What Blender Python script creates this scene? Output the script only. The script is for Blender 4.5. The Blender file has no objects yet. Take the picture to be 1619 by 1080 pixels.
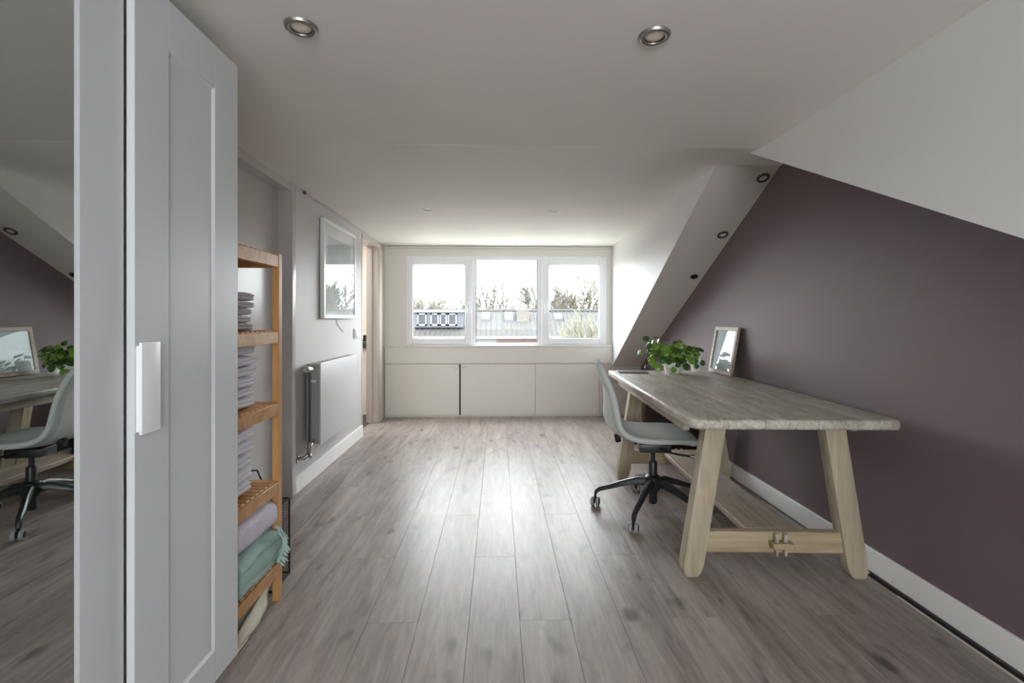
import bpy, bmesh, math, random
from mathutils import Vector, Matrix, noise

R = math.radians
sc = bpy.context.scene
C = sc.collection

# ------------------------------------------------------------------ camera
FPX, W_PX, H_PX = 760.0, 1619.0, 1080.0
YAW = math.atan(22 / 760.0)
cam_d = bpy.data.cameras.new('camera')
cam_d.sensor_width = 36.0
cam_d.lens = 36.0 * FPX / W_PX
cam_d.shift_x = 0.0
cam_d.shift_y = -(540.0 - 505.0) / W_PX
cam_d.clip_start = 0.02
cam_d.clip_end = 500
cam = bpy.data.objects.new('camera', cam_d)
C.objects.link(cam)
cam.location = (0, 0, 1.18)
cam.rotation_euler = (R(90), 0, -YAW)
sc.camera = cam

# ------------------------------------------------------------------ overcast sky
world = bpy.data.worlds.new('overcast_sky')
sc.world = world
world.use_nodes = True
bgn = world.node_tree.nodes['Background']
bgn.inputs['Color'].default_value = (0.94, 0.965, 1.0, 1)
bgn.inputs['Strength'].default_value = 19.0


def portal(name, loc, rot, sx, sy):
    """sampling portal in a window opening: adds no light of its own"""
    l = bpy.data.lights.new(name, 'AREA')
    l.shape = 'RECTANGLE'
    l.size = sx
    l.size_y = sy
    l.cycles.is_portal = True
    o = bpy.data.objects.new(name, l)
    C.objects.link(o)
    o.location = loc
    o.rotation_euler = rot


portal('dormer_window_portal', (0.11, 5.98, 1.40), (R(-90), 0, 0), 2.5, 1.12)
portal('added_rear_window_portal', (0.175, -2.90, 1.40), (R(90), 0, 0), 2.2, 1.2)

# ------------------------------------------------------------------ exposure
vs = sc.view_settings
vs.view_transform = 'Standard'
vs.look = 'None'
vs.gamma = 1.0
vs.use_curve_mapping = False
vs.exposure = 0.0
sc.cycles.use_denoising = True
sc.cycles.max_bounces = 14
sc.cycles.diffuse_bounces = 8
sc.cycles.transparent_max_bounces = 16
sc.cycles.caustics_reflective = False
sc.cycles.caustics_refractive = False
sc.cycles.sample_clamp_indirect = 8.0


# ------------------------------------------------------------------ materials
def srgb(r, g, b):
    def f(c):
        c /= 255.0
        return c / 12.92 if c <= 0.04045 else ((c + 0.055) / 1.055) ** 2.4
    return (f(r), f(g), f(b), 1)


def new_mat(name):
    m = bpy.data.materials.new(name)
    m.use_nodes = True
    nt = m.node_tree
    return m, nt, nt.nodes['Principled BSDF']


def N(nt, t, **kw):
    n = nt.nodes.new(t)
    for k, v in kw.items():
        setattr(n, k, v)
    return n


def paint(name, col, rough=0.5, spec=0.5, bump=0.0, bscale=60.0, var=0.03, metal=0.0, coat=0.0):
    """plain painted / moulded surface with a faint procedural mottling"""
    m, nt, b = new_mat(name)
    tc = N(nt, 'ShaderNodeTexCoord')
    nz = N(nt, 'ShaderNodeTexNoise')
    nz.inputs['Scale'].default_value = 3.0
    nz.inputs['Detail'].default_value = 3
    nt.links.new(tc.outputs['Object'], nz.inputs['Vector'])
    hs = N(nt, 'ShaderNodeHueSaturation')
    hs.inputs['Color'].default_value = col
    mr = N(nt, 'ShaderNodeMapRange')
    mr.inputs['From Min'].default_value = 0.3
    mr.inputs['From Max'].default_value = 0.7
    mr.inputs['To Min'].default_value = 1 - var
    mr.inputs['To Max'].default_value = 1 + var
    nt.links.new(nz.outputs['Fac'], mr.inputs['Value'])
    nt.links.new(mr.outputs['Result'], hs.inputs['Value'])
    nt.links.new(hs.outputs['Color'], b.inputs['Base Color'])
    b.inputs['Roughness'].default_value = rough
    b.inputs['Specular IOR Level'].default_value = spec
    b.inputs['Metallic'].default_value = metal
    b.inputs['Coat Weight'].default_value = coat
    if bump:
        n2 = N(nt, 'ShaderNodeTexNoise')
        n2.inputs['Scale'].default_value = bscale
        n2.inputs['Detail'].default_value = 4
        nt.links.new(tc.outputs['Object'], n2.inputs['Vector'])
        bp = N(nt, 'ShaderNodeBump')
        bp.inputs['Strength'].default_value = bump
        bp.inputs['Distance'].default_value = 0.004
        nt.links.new(n2.outputs['Fac'], bp.inputs['Height'])
        nt.links.new(bp.outputs['Normal'], b.inputs['Normal'])
    return m


def wood(name, dark, mid, light, axis='Y', rough=0.45, spec=0.4, fine=60.0, stretch=14.0,
         knots=0.0, var=0.12, bump=0.1, streak=0.5, swirl=0.6):
    """procedural timber, grain running along one object axis, each object shifted at random"""
    m, nt, b = new_mat(name)
    L = nt.links.new
    tc = N(nt, 'ShaderNodeTexCoord')
    oi = N(nt, 'ShaderNodeObjectInfo')
    mul = N(nt, 'ShaderNodeMath', operation='MULTIPLY')
    mul.inputs[1].default_value = 37.0
    L(oi.outputs['Random'], mul.inputs[0])
    add = N(nt, 'ShaderNodeVectorMath', operation='ADD')
    L(tc.outputs['Object'], add.inputs[0])
    L(mul.outputs[0], add.inputs[1])
    mp = N(nt, 'ShaderNodeMapping')
    s = {'X': (1 / stretch, 1, 1), 'Y': (1, 1 / stretch, 1), 'Z': (1, 1, 1 / stretch)}[axis]
    mp.inputs['Scale'].default_value = s
    L(add.outputs[0], mp.inputs['Vector'])
    # slow swirl to bend the grain
    nz0 = N(nt, 'ShaderNodeTexNoise')
    nz0.inputs['Scale'].default_value = 9.0
    nz0.inputs['Detail'].default_value = 2
    nz0.inputs['Distortion'].default_value = swirl
    L(mp.outputs[0], nz0.inputs['Vector'])
    nz1 = N(nt, 'ShaderNodeTexNoise')
    nz1.inputs['Scale'].default_value = fine
    nz1.inputs['Detail'].default_value = 5
    nz1.inputs['Roughness'].default_value = 0.65
    nz1.inputs['Distortion'].default_value = swirl * 0.5
    L(mp.outputs[0], nz1.inputs['Vector'])
    mx = N(nt, 'ShaderNodeMix', data_type='FLOAT')
    mx.inputs['Factor'].default_value = streak
    L(nz0.outputs['Fac'], mx.inputs['A'])
    L(nz1.outputs['Fac'], mx.inputs['B'])
    cr = N(nt, 'ShaderNodeValToRGB')
    e = cr.color_ramp.elements
    e[0].position = 0.33
    e[0].color = dark
    e[1].position = 0.68
    e[1].color = light
    k = e.new(0.5)
    k.color = mid
    L(mx.outputs['Result'], cr.inputs['Fac'])
    col = cr.outputs['Color']
    if knots:
        mk = N(nt, 'ShaderNodeMapping')
        ks = {'X': (0.45, 1, 1), 'Y': (1, 0.45, 1), 'Z': (1, 1, 0.45)}[axis]
        mk.inputs['Scale'].default_value = ks
        L(add.outputs[0], mk.inputs['Vector'])
        nk = N(nt, 'ShaderNodeTexNoise')
        nk.inputs['Scale'].default_value = 11.0
        nk.inputs['Detail'].default_value = 1.5
        L(mk.outputs[0], nk.inputs['Vector'])
        kr = N(nt, 'ShaderNodeMapRange')
        kr.inputs['From Min'].default_value = 0.64
        kr.inputs['From Max'].default_value = 0.77
        kr.inputs['To Min'].default_value = 0.0
        kr.inputs['To Max'].default_value = knots
        L(nk.outputs['Fac'], kr.inputs['Value'])
        mc = N(nt, 'ShaderNodeMix', data_type='RGBA')
        L(kr.outputs['Result'], mc.inputs['Factor'])
        L(col, mc.inputs['A'])
        mc.inputs['B'].default_value = tuple(c * 0.45 for c in dark[:3]) + (1,)
        col = mc.outputs['Result']
    hs = N(nt, 'ShaderNodeHueSaturation')
    mr = N(nt, 'ShaderNodeMapRange')
    mr.inputs['To Min'].default_value = 1 - var
    mr.inputs['To Max'].default_value = 1 + var
    L(oi.outputs['Random'], mr.inputs['Value'])
    L(mr.outputs['Result'], hs.inputs['Value'])
    L(col, hs.inputs['Color'])
    L(hs.outputs['Color'], b.inputs['Base Color'])
    b.inputs['Roughness'].default_value = rough
    b.inputs['Specular IOR Level'].default_value = spec
    if bump:
        bp = N(nt, 'ShaderNodeBump')
        bp.inputs['Strength'].default_value = bump
        bp.inputs['Distance'].default_value = 0.002
        L(nz1.outputs['Fac'], bp.inputs['Height'])
        L(bp.outputs['Normal'], b.inputs['Normal'])
    return m


def thin_glass(name, tint=(1, 1, 1, 1), ior=1.5, rough=0.0):
    m = bpy.data.materials.new(name)
    m.use_nodes = True
    nt = m.node_tree
    nt.nodes.clear()
    out = N(nt, 'ShaderNodeOutputMaterial')
    mix = N(nt, 'ShaderNodeMixShader')
    tr = N(nt, 'ShaderNodeBsdfTransparent')
    tr.inputs['Color'].default_value = tint
    gl = N(nt, 'ShaderNodeBsdfGlossy')
    gl.inputs['Roughness'].default_value = rough
    fr = N(nt, 'ShaderNodeFresnel')
    fr.inputs['IOR'].default_value = ior
    # reflect on the outward faces of the sheet only (both faces of a real sheet see the same air)
    ge = N(nt, 'ShaderNodeNewGeometry')
    inv = N(nt, 'ShaderNodeMath', operation='SUBTRACT')
    inv.inputs[0].default_value = 1.0
    nt.links.new(ge.outputs['Backfacing'], inv.inputs[1])
    mu = N(nt, 'ShaderNodeMath', operation='MULTIPLY')
    nt.links.new(fr.outputs[0], mu.inputs[0])
    nt.links.new(inv.outputs[0], mu.inputs[1])
    nt.links.new(mu.outputs[0], mix.inputs[0])
    nt.links.new(tr.outputs[0], mix.inputs[1])
    nt.links.new(gl.outputs[0], mix.inputs[2])
    nt.links.new(mix.outputs[0], out.inputs['Surface'])
    return m


M = {}
M['ceiling'] = paint('ceiling_paint', srgb(229, 226, 221), 0.6, 0.3, bump=0.10, bscale=9, var=0.015)
M['white_wall'] = paint('white_wall_paint', srgb(218, 217, 216), 0.5, 0.3, bump=0.05, bscale=25, var=0.01)
M['beam'] = paint('shaded_white_beam_paint', srgb(206, 200, 194), 0.55, 0.3, bump=0.05, bscale=25, var=0.01)  # white paint with the slope's shade mixed into its colour
M['left_wall'] = paint('satin_grey_white_paint', srgb(196, 193, 193), 0.5, 0.35, bump=0.03, bscale=14, var=0.01)
M['panel_gloss'] = paint('gloss_panel_paint', srgb(198, 194, 192), 0.2, 0.14, var=0.01)
M['taupe_trim'] = paint('taupe_gloss_paint', srgb(190, 182, 175), 0.3, 0.45, var=0.01)
M['mauve'] = paint('mauve_paint', srgb(116, 101, 105), 0.55, 0.3, bump=0.05, bscale=40, var=0.015)
M['cream'] = paint('cream_cabinet_paint', srgb(228, 225, 219), 0.42, 0.4, var=0.01)
M['skirting'] = paint('white_skirting_paint', srgb(244, 243, 242), 0.4, 0.4, var=0.02)
M['pvc'] = paint('white_window_plastic', srgb(238, 240, 245), 0.3, 0.5, var=0.005)
M['gasket'] = paint('grey_rubber_gasket', srgb(120, 124, 130), 0.6)
M['wardrobe'] = paint('white_wardrobe_foil', srgb(202, 204, 208), 0.35, 0.45, var=0.006)
M['white_gloss'] = paint('white_lacquer', srgb(236, 240, 240), 0.3, 0.5, var=0.004)
M['dark_gap'] = paint('dark_gap', srgb(40, 38, 37), 0.8)
M['subfloor'] = paint('subfloor_dark', srgb(38, 36, 36), 0.9)
M['edge_strip'] = paint('pale_floor_edge', srgb(200, 195, 190), 0.5)
M['plank'] = wood('grey_oak_laminate', srgb(120, 109, 105), srgb(150, 139, 134), srgb(174, 163, 157),
                  'Y', 0.38, 0.42, fine=48, stretch=9, knots=0.8, var=0.04, bump=0.05, streak=0.5, swirl=1.0)
M['pine'] = wood('oiled_birch', srgb(160, 112, 62), srgb(188, 140, 88), srgb(206, 162, 112), 'X', 0.4, 0.4,
                 fine=40, stretch=16, var=0.07, bump=0.05)
M['pine_z'] = wood('oiled_birch_upright', srgb(160, 112, 62), srgb(188, 140, 88), srgb(206, 162, 112), 'Z', 0.4, 0.4,
                   fine=40, stretch=16, var=0.05, bump=0.05)
M['desk_top'] = wood('weathered_desk_top', srgb(138, 130, 120), srgb(178, 170, 159), srgb(212, 206, 197), 'Y', 0.42, 0.45,
                     fine=70, stretch=7, knots=0.3, var=0.06, bump=0.2, streak=0.65, swirl=1.5)
M['desk_leg'] = wood('bleached_desk_leg', srgb(148, 135, 114), srgb(173, 159, 137), srgb(192, 180, 160), 'Z', 0.55, 0.3,
                     fine=50, stretch=16, knots=0.3, var=0.04, bump=0.2)
M['desk_bar'] = wood('bleached_desk_bar', srgb(150, 133, 107), srgb(175, 158, 130), srgb(194, 179, 153), 'X', 0.55, 0.3,
                     fine=50, stretch=16, knots=0.3, var=0.04, bump=0.2)
M['desk_stretcher'] = wood('weathered_stretcher', srgb(140, 126, 114), srgb(176, 162, 148), srgb(200, 188, 174), 'Y', 0.55, 0.3,
                           fine=50, stretch=16, knots=0.3, var=0.04, bump=0.2)
M['dark_wood'] = wood('dark_stained_wood', srgb(30, 20, 18), srgb(44, 30, 27), srgb(62, 44, 38), 'X', 0.5, 0.4, fine=40, stretch=10)
M['carved'] = paint('carved_brown_wood', srgb(120, 96, 82), 0.6, 0.3, bump=1.0, bscale=70, var=0.3)
M['frame_wood'] = wood('grey_brown_frame_wood', srgb(128, 110, 98), srgb(160, 143, 130), srgb(184, 170, 158), 'Y', 0.5, 0.35, fine=60, stretch=10)
M['chair_fabric'] = paint('pale_grey_green_fabric', srgb(190, 195, 193), 0.85, 0.2, bump=0.3, bscale=300, var=0.03)
M['chair_back'] = paint('pale_chair_plastic', srgb(205, 210, 208), 0.45, 0.4)
M['black'] = paint('black_powder_coat', srgb(34, 35, 38), 0.38, 0.5)
M['black_matt'] = paint('black_matt_plastic', srgb(24, 24, 26), 0.6, 0.3)
M['castor_grey'] = paint('grey_castor_tread', srgb(150, 150, 152), 0.5)
M['chrome'] = paint('brushed_chrome', srgb(190, 188, 186), 0.25, 0.5, metal=1.0)
M['pipe_dark'] = paint('dark_radiator_pipe', srgb(70, 68, 70), 0.4, 0.5)
M['radiator'] = paint('white_radiator_enamel', srgb(206, 206, 208), 0.35, 0.4, var=0.004)
M['radiator_side'] = paint('grey_radiator_side', srgb(168, 165, 163), 0.4, 0.4)
M['spot_ring'] = paint('satin_nickel_ring', srgb(150, 145, 140), 0.35, 0.5, metal=0.8)
M['spot_lens'] = paint('frosted_spot_lens', srgb(240, 228, 212), 0.5, 0.3)
M['spot_dark'] = paint('dark_bronze_ring', srgb(84, 76, 72), 0.4, 0.5, metal=0.5)
M['towel_grey'] = paint('grey_white_terry', srgb(214, 212, 216), 0.95, 0.1, bump=0.8, bscale=220, var=0.05)
M['towel'] = paint('white_terry', srgb(226, 224, 232), 0.95, 0.1, bump=0.8, bscale=220, var=0.04)
M['lilac'] = paint('pale_lilac_fleece', srgb(208, 202, 216), 0.95, 0.1, bump=0.5, bscale=160, var=0.05)
M['teal'] = paint('teal_woven_cotton', srgb(154, 178, 172), 0.9, 0.15, bump=0.6, bscale=140, var=0.10)
M['tassel'] = paint('pale_teal_tassel', srgb(170, 192, 184), 0.95, 0.1, bump=0.4, bscale=300, var=0.2)
M['canvas'] = paint('cream_canvas', srgb(206, 200, 184), 0.9, 0.15, bump=0.4, bscale=200, var=0.05)
M['wire'] = paint('black_wire', srgb(30, 30, 34), 0.45, 0.4)
M['leaf'] = paint('pilea_leaf', srgb(108, 146, 48), 0.32, 0.5, var=0.25)
M['leaf_dark'] = paint('pilea_leaf_dark', srgb(58, 92, 36), 0.32, 0.5, var=0.25)
M['stem'] = paint('pilea_stem', srgb(122, 140, 70), 0.5)
M['soil'] = paint('potting_soil', srgb(52, 42, 34), 0.95, 0.1, bump=1.0, bscale=120, var=0.3)
M['pot'] = paint('white_glazed_pot', srgb(226, 226, 224), 0.25, 0.5)
M['paper'] = paint('white_paper', srgb(232, 232, 232), 0.8, 0.2)
M['mat_grey'] = paint('grey_desk_mat', srgb(86, 82, 84), 0.6)
M['landing_wall'] = paint('peach_landing_paint', srgb(224, 213, 200), 0.6, 0.3)
M['landing_panel'] = paint('beige_landing_panel', srgb(226, 220, 208), 0.5, 0.3)
M['landing_floor'] = paint('dark_landing_floor', srgb(82, 74, 72), 0.5, 0.4, bump=0.2, bscale=20, var=0.1)
M['green_glass'] = paint('dark_green_glaze', srgb(66, 84, 66), 0.3, 0.5, var=0.2)
M['glass'] = thin_glass('window_glass', (0.96, 0.98, 0.97, 1), 1.22)
M['picture_glass'] = thin_glass('picture_glass', (0.97, 0.98, 0.98, 1), 1.55)
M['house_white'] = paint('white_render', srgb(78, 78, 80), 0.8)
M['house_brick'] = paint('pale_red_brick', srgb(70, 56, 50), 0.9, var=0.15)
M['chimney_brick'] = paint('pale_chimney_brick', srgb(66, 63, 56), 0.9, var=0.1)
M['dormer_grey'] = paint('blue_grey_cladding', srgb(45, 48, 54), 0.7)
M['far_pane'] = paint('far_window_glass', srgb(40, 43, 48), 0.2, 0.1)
M['bark'] = paint('grey_bark', srgb(80, 77, 71), 0.95, 0.1, var=0.2)
M['bark_green'] = paint('mossy_bark', srgb(88, 86, 76), 0.95, 0.1, var=0.2)
M['ground'] = paint('pale_paving', srgb(150, 148, 142), 0.95, 0.1, var=0.2)


def mirror_mat():
    m, nt, b = new_mat('silvered_mirror')
    b.inputs['Base Color'].default_value = (0.62, 0.65, 0.64, 1)
    b.inputs['Metallic'].default_value = 1.0
    b.inputs['Roughness'].default_value = 0.01
    return m


M['mirror'] = mirror_mat()


def tile_mat():
    m, nt, b = new_mat('grey_roof_tile')
    L = nt.links.new
    tc = N(nt, 'ShaderNodeTexCoord')
    bk = N(nt, 'ShaderNodeTexBrick')
    bk.inputs['Scale'].default_value = 3.2
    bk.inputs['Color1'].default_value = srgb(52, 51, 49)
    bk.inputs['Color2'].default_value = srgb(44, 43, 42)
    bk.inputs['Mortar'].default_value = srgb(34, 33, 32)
    bk.inputs['Mortar Size'].default_value = 0.04
    L(tc.outputs['Object'], bk.inputs['Vector'])
    L(bk.outputs['Color'], b.inputs['Base Color'])
    b.inputs['Roughness'].default_value = 0.9
    return m


M['tile'] = tile_mat()


def art_mat(name, base, tone, scale):
    m, nt, b = new_mat(name)
    L = nt.links.new
    tc = N(nt, 'ShaderNodeTexCoord')
    nz = N(nt, 'ShaderNodeTexNoise')
    nz.inputs['Scale'].default_value = scale
    nz.inputs['Detail'].default_value = 4
    L(tc.outputs['Object'], nz.inputs['Vector'])
    cr = N(nt, 'ShaderNodeValToRGB')
    cr.color_ramp.elements[0].position = 0.42
    cr.color_ramp.elements[0].color = tone
    cr.color_ramp.elements[1].position = 0.6
    cr.color_ramp.elements[1].color = base
    L(nz.outputs['Fac'], cr.inputs['Fac'])
    L(cr.outputs['Color'], b.inputs['Base Color'])
    b.inputs['Roughness'].default_value = 0.7
    return m


M['art_wall'] = art_mat('pale_print', srgb(214, 218, 220), srgb(190, 198, 202), 2.2)
M['art_desk'] = art_mat('pale_blue_print', srgb(206, 214, 218), srgb(178, 190, 196), 6.0)

# ------------------------------------------------------------------ mesh helpers


def box(bm, x0, x1, y0, y1, z0, z1, bev=0.0, seg=1):
    t = bmesh.new()
    vs_ = [t.verts.new((x, y, z)) for x in (x0, x1) for y in (y0, y1) for z in (z0, z1)]
    for f in ((0, 1, 3, 2), (4, 6, 7, 5), (0, 4, 5, 1), (2, 3, 7, 6), (0, 2, 6, 4), (1, 5, 7, 3)):
        t.faces.new([vs_[i] for i in f])
    if bev:
        bmesh.ops.bevel(t, geom=list(t.edges), offset=bev, segments=seg, affect='EDGES', profile=0.6)
    bmesh.ops.recalc_face_normals(t, faces=t.faces)
    merge(bm, t)


def merge(bm, t):
    me = bpy.data.meshes.new('tmp')
    t.to_mesh(me)
    t.free()
    bm.from_mesh(me)
    bpy.data.meshes.remove(me)


def prism(bm, pts, axis, a0, a1, bev=0.0, seg=1):
    """polygon given in the two other axes, extruded along axis from a0 to a1"""
    t = bmesh.new()

    def mk(p, a):
        return {'X': (a, p[0], p[1]), 'Y': (p[0], a, p[1]), 'Z': (p[0], p[1], a)}[axis]
    A = [t.verts.new(mk(p, a0)) for p in pts]
    B = [t.verts.new(mk(p, a1)) for p in pts]
    t.faces.new(A)
    t.faces.new(list(reversed(B)))
    n = len(pts)
    for i in range(n):
        t.faces.new((A[i], B[i], B[(i + 1) % n], A[(i + 1) % n]))
    bmesh.ops.recalc_face_normals(t, faces=t.faces)
    if bev:
        bmesh.ops.bevel(t, geom=list(t.edges), offset=bev, segments=seg, affect='EDGES', profile=0.6)
    merge(bm, t)


def tube(bm, pts, r, seg=8, caps=True):
    pts = [Vector(p) for p in pts]
    n = len(pts)
    rs = r if isinstance(r, (list, tuple)) else [r] * n
    rings = []
    up = None
    for i, p in enumerate(pts):
        d = (pts[min(i + 1, n - 1)] - pts[max(i - 1, 0)]).normalized()
        if up is None:
            up = Vector((0, 0, 1)) if abs(d.z) < 0.9 else Vector((1, 0, 0))
        a = d.cross(up)
        if a.length < 1e-5:
            a = d.cross(Vector((0, 1, 0)))
        a.normalize()
        b = a.cross(d).normalized()
        up = b
        rings.append([bm.verts.new(p + (a * math.cos(2 * math.pi * k / seg) + b * math.sin(2 * math.pi * k / seg)) * rs[i])
                      for k in range(seg)])
    for i in range(n - 1):
        for k in range(seg):
            bm.faces.new((rings[i][k], rings[i][(k + 1) % seg], rings[i + 1][(k + 1) % seg], rings[i + 1][k]))
    if caps:
        bm.faces.new(list(reversed(rings[0])))
        bm.faces.new(rings[-1])


def lathe(bm, prof, seg=24, mat=None, close=True):
    """profile of (radius, z); optional 4x4 matrix"""
    t = bmesh.new()
    rings = []
    for r, z in prof:
        if r < 1e-6:
            rings.append([t.verts.new((0, 0, z))])
        else:
            rings.append([t.verts.new((r * math.cos(2 * math.pi * k / seg), r * math.sin(2 * math.pi * k / seg), z)) for k in range(seg)])
    for a, b in zip(rings, rings[1:]):
        for k in range(seg):
            k2 = (k + 1) % seg
            if len(a) == 1 and len(b) == 1:
                continue
            if len(a) == 1:
                t.faces.new((a[0], b[k], b[k2]))
            elif len(b) == 1:
                t.faces.new((a[k], a[k2], b[0]))
            else:
                t.faces.new((a[k], a[k2], b[k2], b[k]))
    bmesh.ops.recalc_face_normals(t, faces=t.faces)
    if mat is not None:
        bmesh.ops.transform(t, matrix=mat, verts=t.verts)
    merge(bm, t)


def grid(bm, fn, nu, nv, closed_u=False):
    vs_ = [[bm.verts.new(fn(i / nu, j / nv)) for j in range(nv + 1)] for i in range(nu if closed_u else nu + 1)]
    for i in range(nu):
        for j in range(nv):
            i2 = (i + 1) % len(vs_) if closed_u else i + 1
            bm.faces.new((vs_[i][j], vs_[i2][j], vs_[i2][j + 1], vs_[i][j + 1]))
    return vs_


def obj(name, bm, mat, parent=None, smooth=True, angle=38, world=True):
    """link one mesh object; with a parent the coordinates given are world ones unless world=False"""
    if parent is not None and world:
        bmesh.ops.translate(bm, vec=-Vector(parent['_o']), verts=bm.verts)
    me = bpy.data.meshes.new(name)
    bm.to_mesh(me)
    bm.free()
    me.materials.append(M[mat] if isinstance(mat, str) else mat)
    if smooth:
        me.shade_smooth()
        me.set_sharp_from_angle(angle=R(angle))
    o = bpy.data.objects.new(name, me)
    C.objects.link(o)
    o['_o'] = tuple(parent['_o']) if parent is not None else (0.0, 0.0, 0.0)
    if parent is not None:
        o.parent = parent
    return o


def tag(o, label=None, cat=None, group=None, kind=None):
    if label:
        o['label'] = label
    if cat:
        o['category'] = cat
    if group:
        o['group'] = group
    if kind:
        o['kind'] = kind
    return o


def thing(name, label, cat, loc=(0, 0, 0), rz=0.0, group=None):
    o = bpy.data.objects.new(name, None)
    o.empty_display_size = 0.05
    C.objects.link(o)
    o.location = loc
    o.rotation_euler = (0, 0, rz)
    o['_o'] = tuple(float(v) for v in loc)
    return tag(o, label, cat, group)


def B(*boxes, bev=0.0, seg=1):
    bm = bmesh.new()
    for b in boxes:
        box(bm, *b, bev=bev, seg=seg)
    return bm


def struct(name, bm, mat, label=None, parent=None, **kw):
    o = obj(name, bm, mat, parent, **kw)
    if parent is None:
        tag(o, label, None, None, 'structure')
        o['category'] = name.split('_')[0]
    elif label:
        o['label'] = label
    return o


# ------------------------------------------------------------------ room shell
XW = 1.75            # mauve party wall
XL = -1.372          # left partition
XR = -1.46           # recessed panel behind shelf and wardrobe
YB = 5.84            # window knee wall
YN = -2.80           # wall behind the camera
ZC = 2.09            # ceiling


def strip_z(y):      # underside of the roof slope on the window side
    return 3.667 - 0.524 * y


def rear_z(y):       # roof slope on the camera side
    return 1.95 + 0.51 * (y - 2.329)


# floor: dark subfloor and the laminate boards as children
floor = struct('floor', B((-1.5, 1.80, YN - 0.05, 6.0, -0.10, -0.014)), 'subfloor', 'grey oak laminate floor of long boards')
PW, PL = 0.1988, 1.53
rng = random.Random(4)
plank_cache = {}


def plank_mesh(w, l):
    key = (round(w, 3), round(l, 3))
    if key not in plank_cache:
        bm = bmesh.new()
        box(bm, -w / 2, w / 2, -l / 2, l / 2, -0.012, 0.0)
        top = [e for e in bm.edges if all(v.co.z > -0.001 for v in e.verts)]
        bmesh.ops.bevel(bm, geom=top, offset=0.0005, segments=1, affect='EDGES')
        me = bpy.data.meshes.new('plank')
        bm.to_mesh(me)
        bm.free()
        me.materials.append(M['plank'])
        plank_cache[key] = me
    return plank_cache[key]


for row in range(-8, 9):
    x0 = 0.085 + PW * row
    x1 = x0 + PW
    x0, x1 = max(x0, -1.46), min(x1, 1.705)
    if x1 - x0 < 0.02:
        continue
    off = {0: 0.0, 1: 1.02, 2: 0.51}[row % 3]
    y = 1.882 + off - 5 * PL
    while y < 5.86:
        a, b_ = max(y, YN), min(y + PL, 5.86)
        if b_ - a > 0.03:
            p = bpy.data.objects.new('plank', plank_mesh(x1 - x0 - 0.0009, b_ - a - 0.0009))
            C.objects.link(p)
            p.location = ((x0 + x1) / 2, (a + b_) / 2, 0)
            p.parent = floor
        y += PL
for a, b_ in ((2.20, 3.73), (3.73, 5.26), (5.26, 5.86)):
    p = bpy.data.objects.new('plank', plank_mesh(0.0335, b_ - a - 0.0009))
    C.objects.link(p)
    p.location = (1.7225, (a + b_) / 2, 0)
    p.parent = floor
struct('edge_strip', B((1.694, 1.7045, YN, 2.0, -0.010, 0.0025)), 'edge_strip', parent=floor)

# left side
struct('wall_left', B((XL - 0.13, XL, 3.226, 4.88, -0.01, 2.35), bev=0.004), 'left_wall', 'glossy grey-white partition wall behind the radiator')
struct('wall_recess', B((XR - 0.1, XR, YN, 3.24, -0.01, 2.35), (XR - 0.02, XL, YN, 3.226, 2.035, 2.35)), 'panel_gloss', 'recessed grey-white panel behind the wooden shelf')
t1 = struct('trim_1', B((XL - 0.002, XL + 0.012, 3.222, 3.275, 0.0, 2.088), bev=0.005, seg=2), 'panel_gloss', 'glossy vertical corner trim beside the wooden shelf')
struct('baseboard_left', B((XL - 0.002, XL + 0.013, 3.275, 4.88, 0, 0.118), bev=0.003), 'skirting', 'white baseboard under the radiator')
struct('wall_left_end', B((XL - 0.13, XL, 5.55, 5.98, -0.01, 2.35), (XL - 0.13, XL, 4.88, 5.55, 2.005, 2.35)), 'taupe_trim', 'short taupe wall piece around the doorway')
dr = tag(thing('door_1', 'open doorway with taupe casing in the left wall', 'door'), kind='structure')
obj('jamb', B((-1.50, XL + 0.006, 5.515, 5.56, 0, 2.01), bev=0.004), 'taupe_trim', dr)
obj('stop_bead', B((-1.47, -1.43, 5.50, 5.517, 0, 2.0), bev=0.003), 'taupe_trim', dr)
obj('casing', B((XL - 0.001, XL + 0.016, 5.54, 5.66, 0.10, 2.03), bev=0.004), 'taupe_trim', dr)
obj('plinth_block', B((XL - 0.001, XL + 0.024, 5.525, 5.68, 0, 0.105), bev=0.004), 'taupe_trim', dr)
obj('head_casing', B((XL - 0.001, XL + 0.014, 4.87, 5.54, 2.0, 2.045), bev=0.003), 'taupe_trim', dr)
obj('near_jamb', B((-1.50, XL + 0.004, 4.872, 4.90, 0, 2.01), bev=0.003), 'left_wall', dr)
struct('trim_seam_shadow', B((XL - 0.001, XL + 0.006, 3.42, 4.86, 2.068, 2.076)), 'taupe_trim', 'thin grey strip for the seam shadow under the ceiling on the left wall')  # thin strip stands in for the shadow seam below the ceiling

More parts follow.
